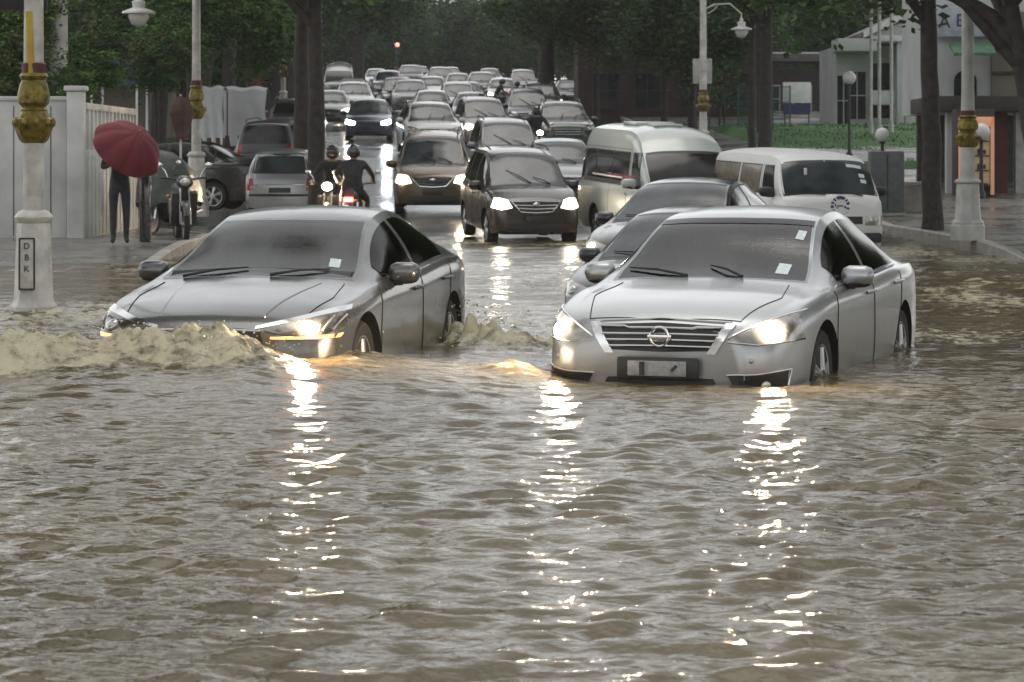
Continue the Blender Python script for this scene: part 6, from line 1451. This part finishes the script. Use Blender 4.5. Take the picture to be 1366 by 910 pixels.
# ------------------------------------------------------------------ traffic
place_car('teana', .97, 18.3, .333, 'silver sedan wading in the right foreground, chrome barred grille with a ring badge', lit='lit_hot', z=-.33, pitch=0)
place_car('civic', -2.05, 18.5, .20, 'grey sedan in the left foreground pushing a foaming muddy wave, lit headlamp at the waterline', lit='off', lit2='lit_hot', z=-.285, pitch=.006)
def pc(kind, x, d, yaw, label, **k): return place_car(kind, px(x, d), d, yaw, label, **k)
pc('sedan', 846, 27.0, .31, 'dark car tucked behind the silver foreground sedan, only roof edge and mirror showing', pm='charcoal', z=-.48)
pc('sedan', 858, 32.2, .31, 'black sedan behind the silver foreground sedan, hood and windshield showing', pm='black', lit='lit', lit2='off', z=-.22)
pc('mpv', 716, 48.5, -.16, 'dark brown minivan with lit headlamps and chrome grille in mid street', pm='dark', lit='lit_mid')
pc('mpv', 577, 57.5, -.02, 'bronze gold minivan with glaring headlamps behind the motorcycles', pm='gold', lit='lit_blaze')
pc('highvan', 932, 46.2, -.22, 'pale green silver high roof passenger van with dark windows')
pc('oldvan', 1113, 43.0, -.2, 'old white van with a round navy emblem on its nose', z=-.22)
pc('sedan', 755, 59.5, -.05, 'mid grey sedan between the dark minivan and the high roof van', pm='midgrey')
pc('suv', 581, 85, -.12, 'white suv in the queue right behind the bronze minivan', pm='white')
pc('mpv', 684, 67, -.10, 'grey green minivan behind the dark brown minivan', pm='midgrey', lit='lit', lit2='off')
pc('sedan', 491, 97, -.02, 'dark blue sedan with two dazzling cold white headlamps', pm='blue', lit='lit_blue')
pc('suv', 473, 121, -.08, 'white suv behind the car with dazzling headlamps', pm='white', lit='lit', lit2='off')
pc('mpv', 531, 133, -.05, 'dark minivan with one headlamp lit in the far queue, beside a white suv', pm='black', lit='off', lit2='off')
pc('sedan', 578, 112, -.06, 'silver sedan behind the white suv in the middle queue', pm='silver')
pc('mpv', 652, 90, -.12, 'rose silver minivan behind the grey green minivan', pm='pinkish', lit='lit', lit2='off')
pc('suv', 757, 86, -.06, 'dark green off roader with roof rails at the right of the queue', pm='green')
pc('sedan', 625, 132, -.06, 'pale grey sedan in the far right of the queue below the thick trunk', pm='midgrey')
pc('sedan', 578, 148, -.05, 'white sedan with a lit lamp in the far queue', pm='white', lit='off', lit2='lit')
pc('sedan', 762, 138, -.02, 'black sedan parked under the trees right of the thick trunk', pm='black')
pc('highvan', 452, 150, -.05, 'far grey box van beside the left tree trunk', pm='midgrey', name='van')
pc('suv', 518, 158, -.05, 'far silver suv in the left column of the queue', pm='silver')
pc('sedan', 502, 180, -.05, 'farthest white sedan on the left of the queue', pm='white')
pc('mpv', 588, 172, -.05, 'far dark green minivan at the tail of the queue', pm='green')
pc('suv', 548, 185, -.05, 'farthest black suv at the tail of the queue', pm='black')
pc('sedan', 612, 160, -.04, 'far cream sedan right of the green minivan', pm='cream')
pc('hatch', 373, 56.0, .0, 'light grey hatchback seen from behind, parked by the dark tree trunk', pm='silver', rear=True, group='cars parked on the left')
place_car('sedan', px(285, 56.5) - 3.3, 58.6, PI / 2 + .15, 'black car standing side on behind the left lamp post', pm='black', group='cars parked on the left', pitch=0, z=.40)
pc('mpv', 352, 67, .12, 'charcoal minivan parked behind the black side on car', pm='charcoal', group='cars parked on the left', rear=True)
pc('sedan', 376, 76, .0, 'rose silver sedan parked left of the twin trunks', pm='pinkish', group='cars parked on the left', rear=True)
pc('suv', 388, 90, .0, 'brownish grey suv parked beyond the rose silver sedan', pm='charcoal', group='cars parked on the left', rear=True)

EXTRA = [('mpv', 707, 104, 'charcoal', None, 'charcoal minivan two cars behind the mid grey sedan'), ('sedan', 672, 142, 'silver', 'lit', 'far silver sedan with lamps lit under the thick trunk'),
 ('suv', 548, 127, 'midgrey', None, 'mid grey suv wedged behind the silver sedan in the middle queue'), ('mpv', 612, 119, 'cream', 'lit', 'cream minivan right of the silver sedan in the middle queue'),
 ('suv', 645, 152, 'dark', None, 'far dark suv right of the cream sedan'), ('sedan', 632, 108, 'charcoal', None, 'charcoal sedan behind the rose silver minivan'), ('sedan', 440, 112, 'midgrey', 'lit', 'grey sedan at the left edge of the traffic beside the trunk'),
 ('mpv', 700, 160, 'midgrey', 'lit', 'far grey minivan right of the thick trunk'), ('suv', 725, 118, 'black', 'lit', 'black suv behind the dark green off roader'), ('sedan', 470, 142, 'charcoal', None, 'charcoal sedan in front of the far grey box van'),
 ('hatch', 560, 198, 'silver', 'lit', 'small silver hatchback farthest up the street, left'), ('hatch', 602, 192, 'white', None, 'small white hatchback farthest up the street, right'), ('sedan', 655, 182, 'black', None, 'small black sedan farthest up the street')]
for k_, x_, d_, p_, l_, t_ in EXTRA: pc(k_, x_, d_, -.05, t_, pm=p_, lit=l_)
# ------------------------------------------------------------------ camera, light
cam = bpy.data.cameras.new('camera'); co = bpy.data.objects.new('camera', cam); C.objects.link(co)
co.location = (0, 0, HC); co.rotation_euler = (PI / 2, 0, 0)
cam.sensor_width = 36; cam.lens = F / 1366 * 36; cam.shift_y = -(455 - YH) / 1366; cam.shift_x = 0
cam.clip_end = 2000; cam.clip_start = .1; S.camera = co
cam.dof.use_dof = True; cam.dof.focus_distance = 18.8; cam.dof.aperture_fstop = 9
W = bpy.data.worlds.new('World'); S.world = W; W.use_nodes = True
n = W.node_tree; bg = n.nodes['Background']
sky = n.nodes.new('ShaderNodeTexSky'); sky.sky_type = 'NISHITA'; sky.sun_disc = False
SUN_EL, SUN_AZ = math.radians(78), math.radians(0)
sky.sun_elevation = SUN_EL; sky.sun_rotation = SUN_AZ; sky.air_density = 1.0; sky.dust_density = 1.5; sky.ozone_density = 1
hs = n.nodes.new('ShaderNodeHueSaturation'); hs.inputs['Saturation'].default_value = 0.16
n.links.new(sky.outputs[0], hs.inputs['Color']); wb = n.nodes.new('ShaderNodeMix'); wb.data_type = 'RGBA'; wb.blend_type = 'MULTIPLY'; wb.inputs[0].default_value = 1; wb.inputs[7].default_value = (1, .985, .945, 1)
n.links.new(hs.outputs[0], wb.inputs[6]); # overcast: brighter band of cloud above the roofs, soft cloud texture
tcw = n.nodes.new('ShaderNodeTexCoord'); sxw = n.nodes.new('ShaderNodeSeparateXYZ'); n.links.new(tcw.outputs['Generated'], sxw.inputs[0])
rw = n.nodes.new('ShaderNodeValToRGB'); e = rw.color_ramp.elements; e[0].position = 0; e[0].color = (1.5, 1.5, 1.5, 1); e[1].position = .85; e[1].color = (.8, .8, .8, 1)
q = rw.color_ramp.elements.new(.25); q.color = (1.65, 1.65, 1.65, 1); q = rw.color_ramp.elements.new(.5); q.color = (1.35, 1.35, 1.35, 1)
n.links.new(sxw.outputs['Z'], rw.inputs['Fac'])
cn = n.nodes.new('ShaderNodeTexNoise'); cn.inputs['Scale'].default_value = 3.2; cn.inputs['Detail'].default_value = 5; n.links.new(tcw.outputs['Generated'], cn.inputs['Vector'])
cr_ = n.nodes.new('ShaderNodeMapRange'); cr_.inputs[1].default_value = .3; cr_.inputs[2].default_value = .7; cr_.inputs[3].default_value = .7; cr_.inputs[4].default_value = 1.3; n.links.new(cn.outputs['Fac'], cr_.inputs[0])
v1 = n.nodes.new('ShaderNodeVectorMath'); v1.operation = 'MULTIPLY'; n.links.new(wb.outputs[2], v1.inputs[0]); n.links.new(rw.outputs['Color'], v1.inputs[1])
v2 = n.nodes.new('ShaderNodeVectorMath'); v2.operation = 'SCALE'; n.links.new(v1.outputs[0], v2.inputs[0]); n.links.new(cr_.outputs[0], v2.inputs['Scale'])
n.links.new(v2.outputs[0], bg.inputs['Color']); bg.inputs['Strength'].default_value = SKY
sl = bpy.data.lights.new('sun', 'SUN'); sl.energy = SUNE; sl.angle = math.radians(40); sl.color = (1, .96, .9)
so = bpy.data.objects.new('sun', sl); C.objects.link(so)
so.rotation_euler = (PI / 2 - SUN_EL, 0, PI - SUN_AZ)
S.view_settings.view_transform = 'Standard'; S.view_settings.look = 'None'; S.view_settings.gamma = 1; S.view_settings.exposure = EXPO
S.view_settings.use_curve_mapping = False
S.cycles.use_denoising = True
S.cycles.max_bounces = 6; S.cycles.diffuse_bounces = 2; S.cycles.glossy_bounces = 4; S.cycles.transmission_bounces = 2; S.cycles.volume_bounces = 0
S.cycles.sample_clamp_indirect = 6
hb_ = MB(); hb_.box((0, 140, 24), (420, 300, 52)); hz = hb_.build('haze', bpy.data.materials.new('rain_haze'), None, 0); hz['kind'] = 'stuff'; hz['label'] = 'grey rain haze hanging over the whole street'; hz['category'] = 'haze'
hm = hz.data.materials[0]; hm.use_nodes = True; hm.node_tree.nodes.clear()
ho = hm.node_tree.nodes.new('ShaderNodeOutputMaterial'); hv = hm.node_tree.nodes.new('ShaderNodeVolumePrincipled'); hv.inputs['Color'].default_value = (.8, .81, .80, 1); hv.inputs['Density'].default_value = HAZE; hv.inputs['Anisotropy'].default_value = .2
hm.node_tree.links.new(hv.outputs[0], ho.inputs['Volume'])
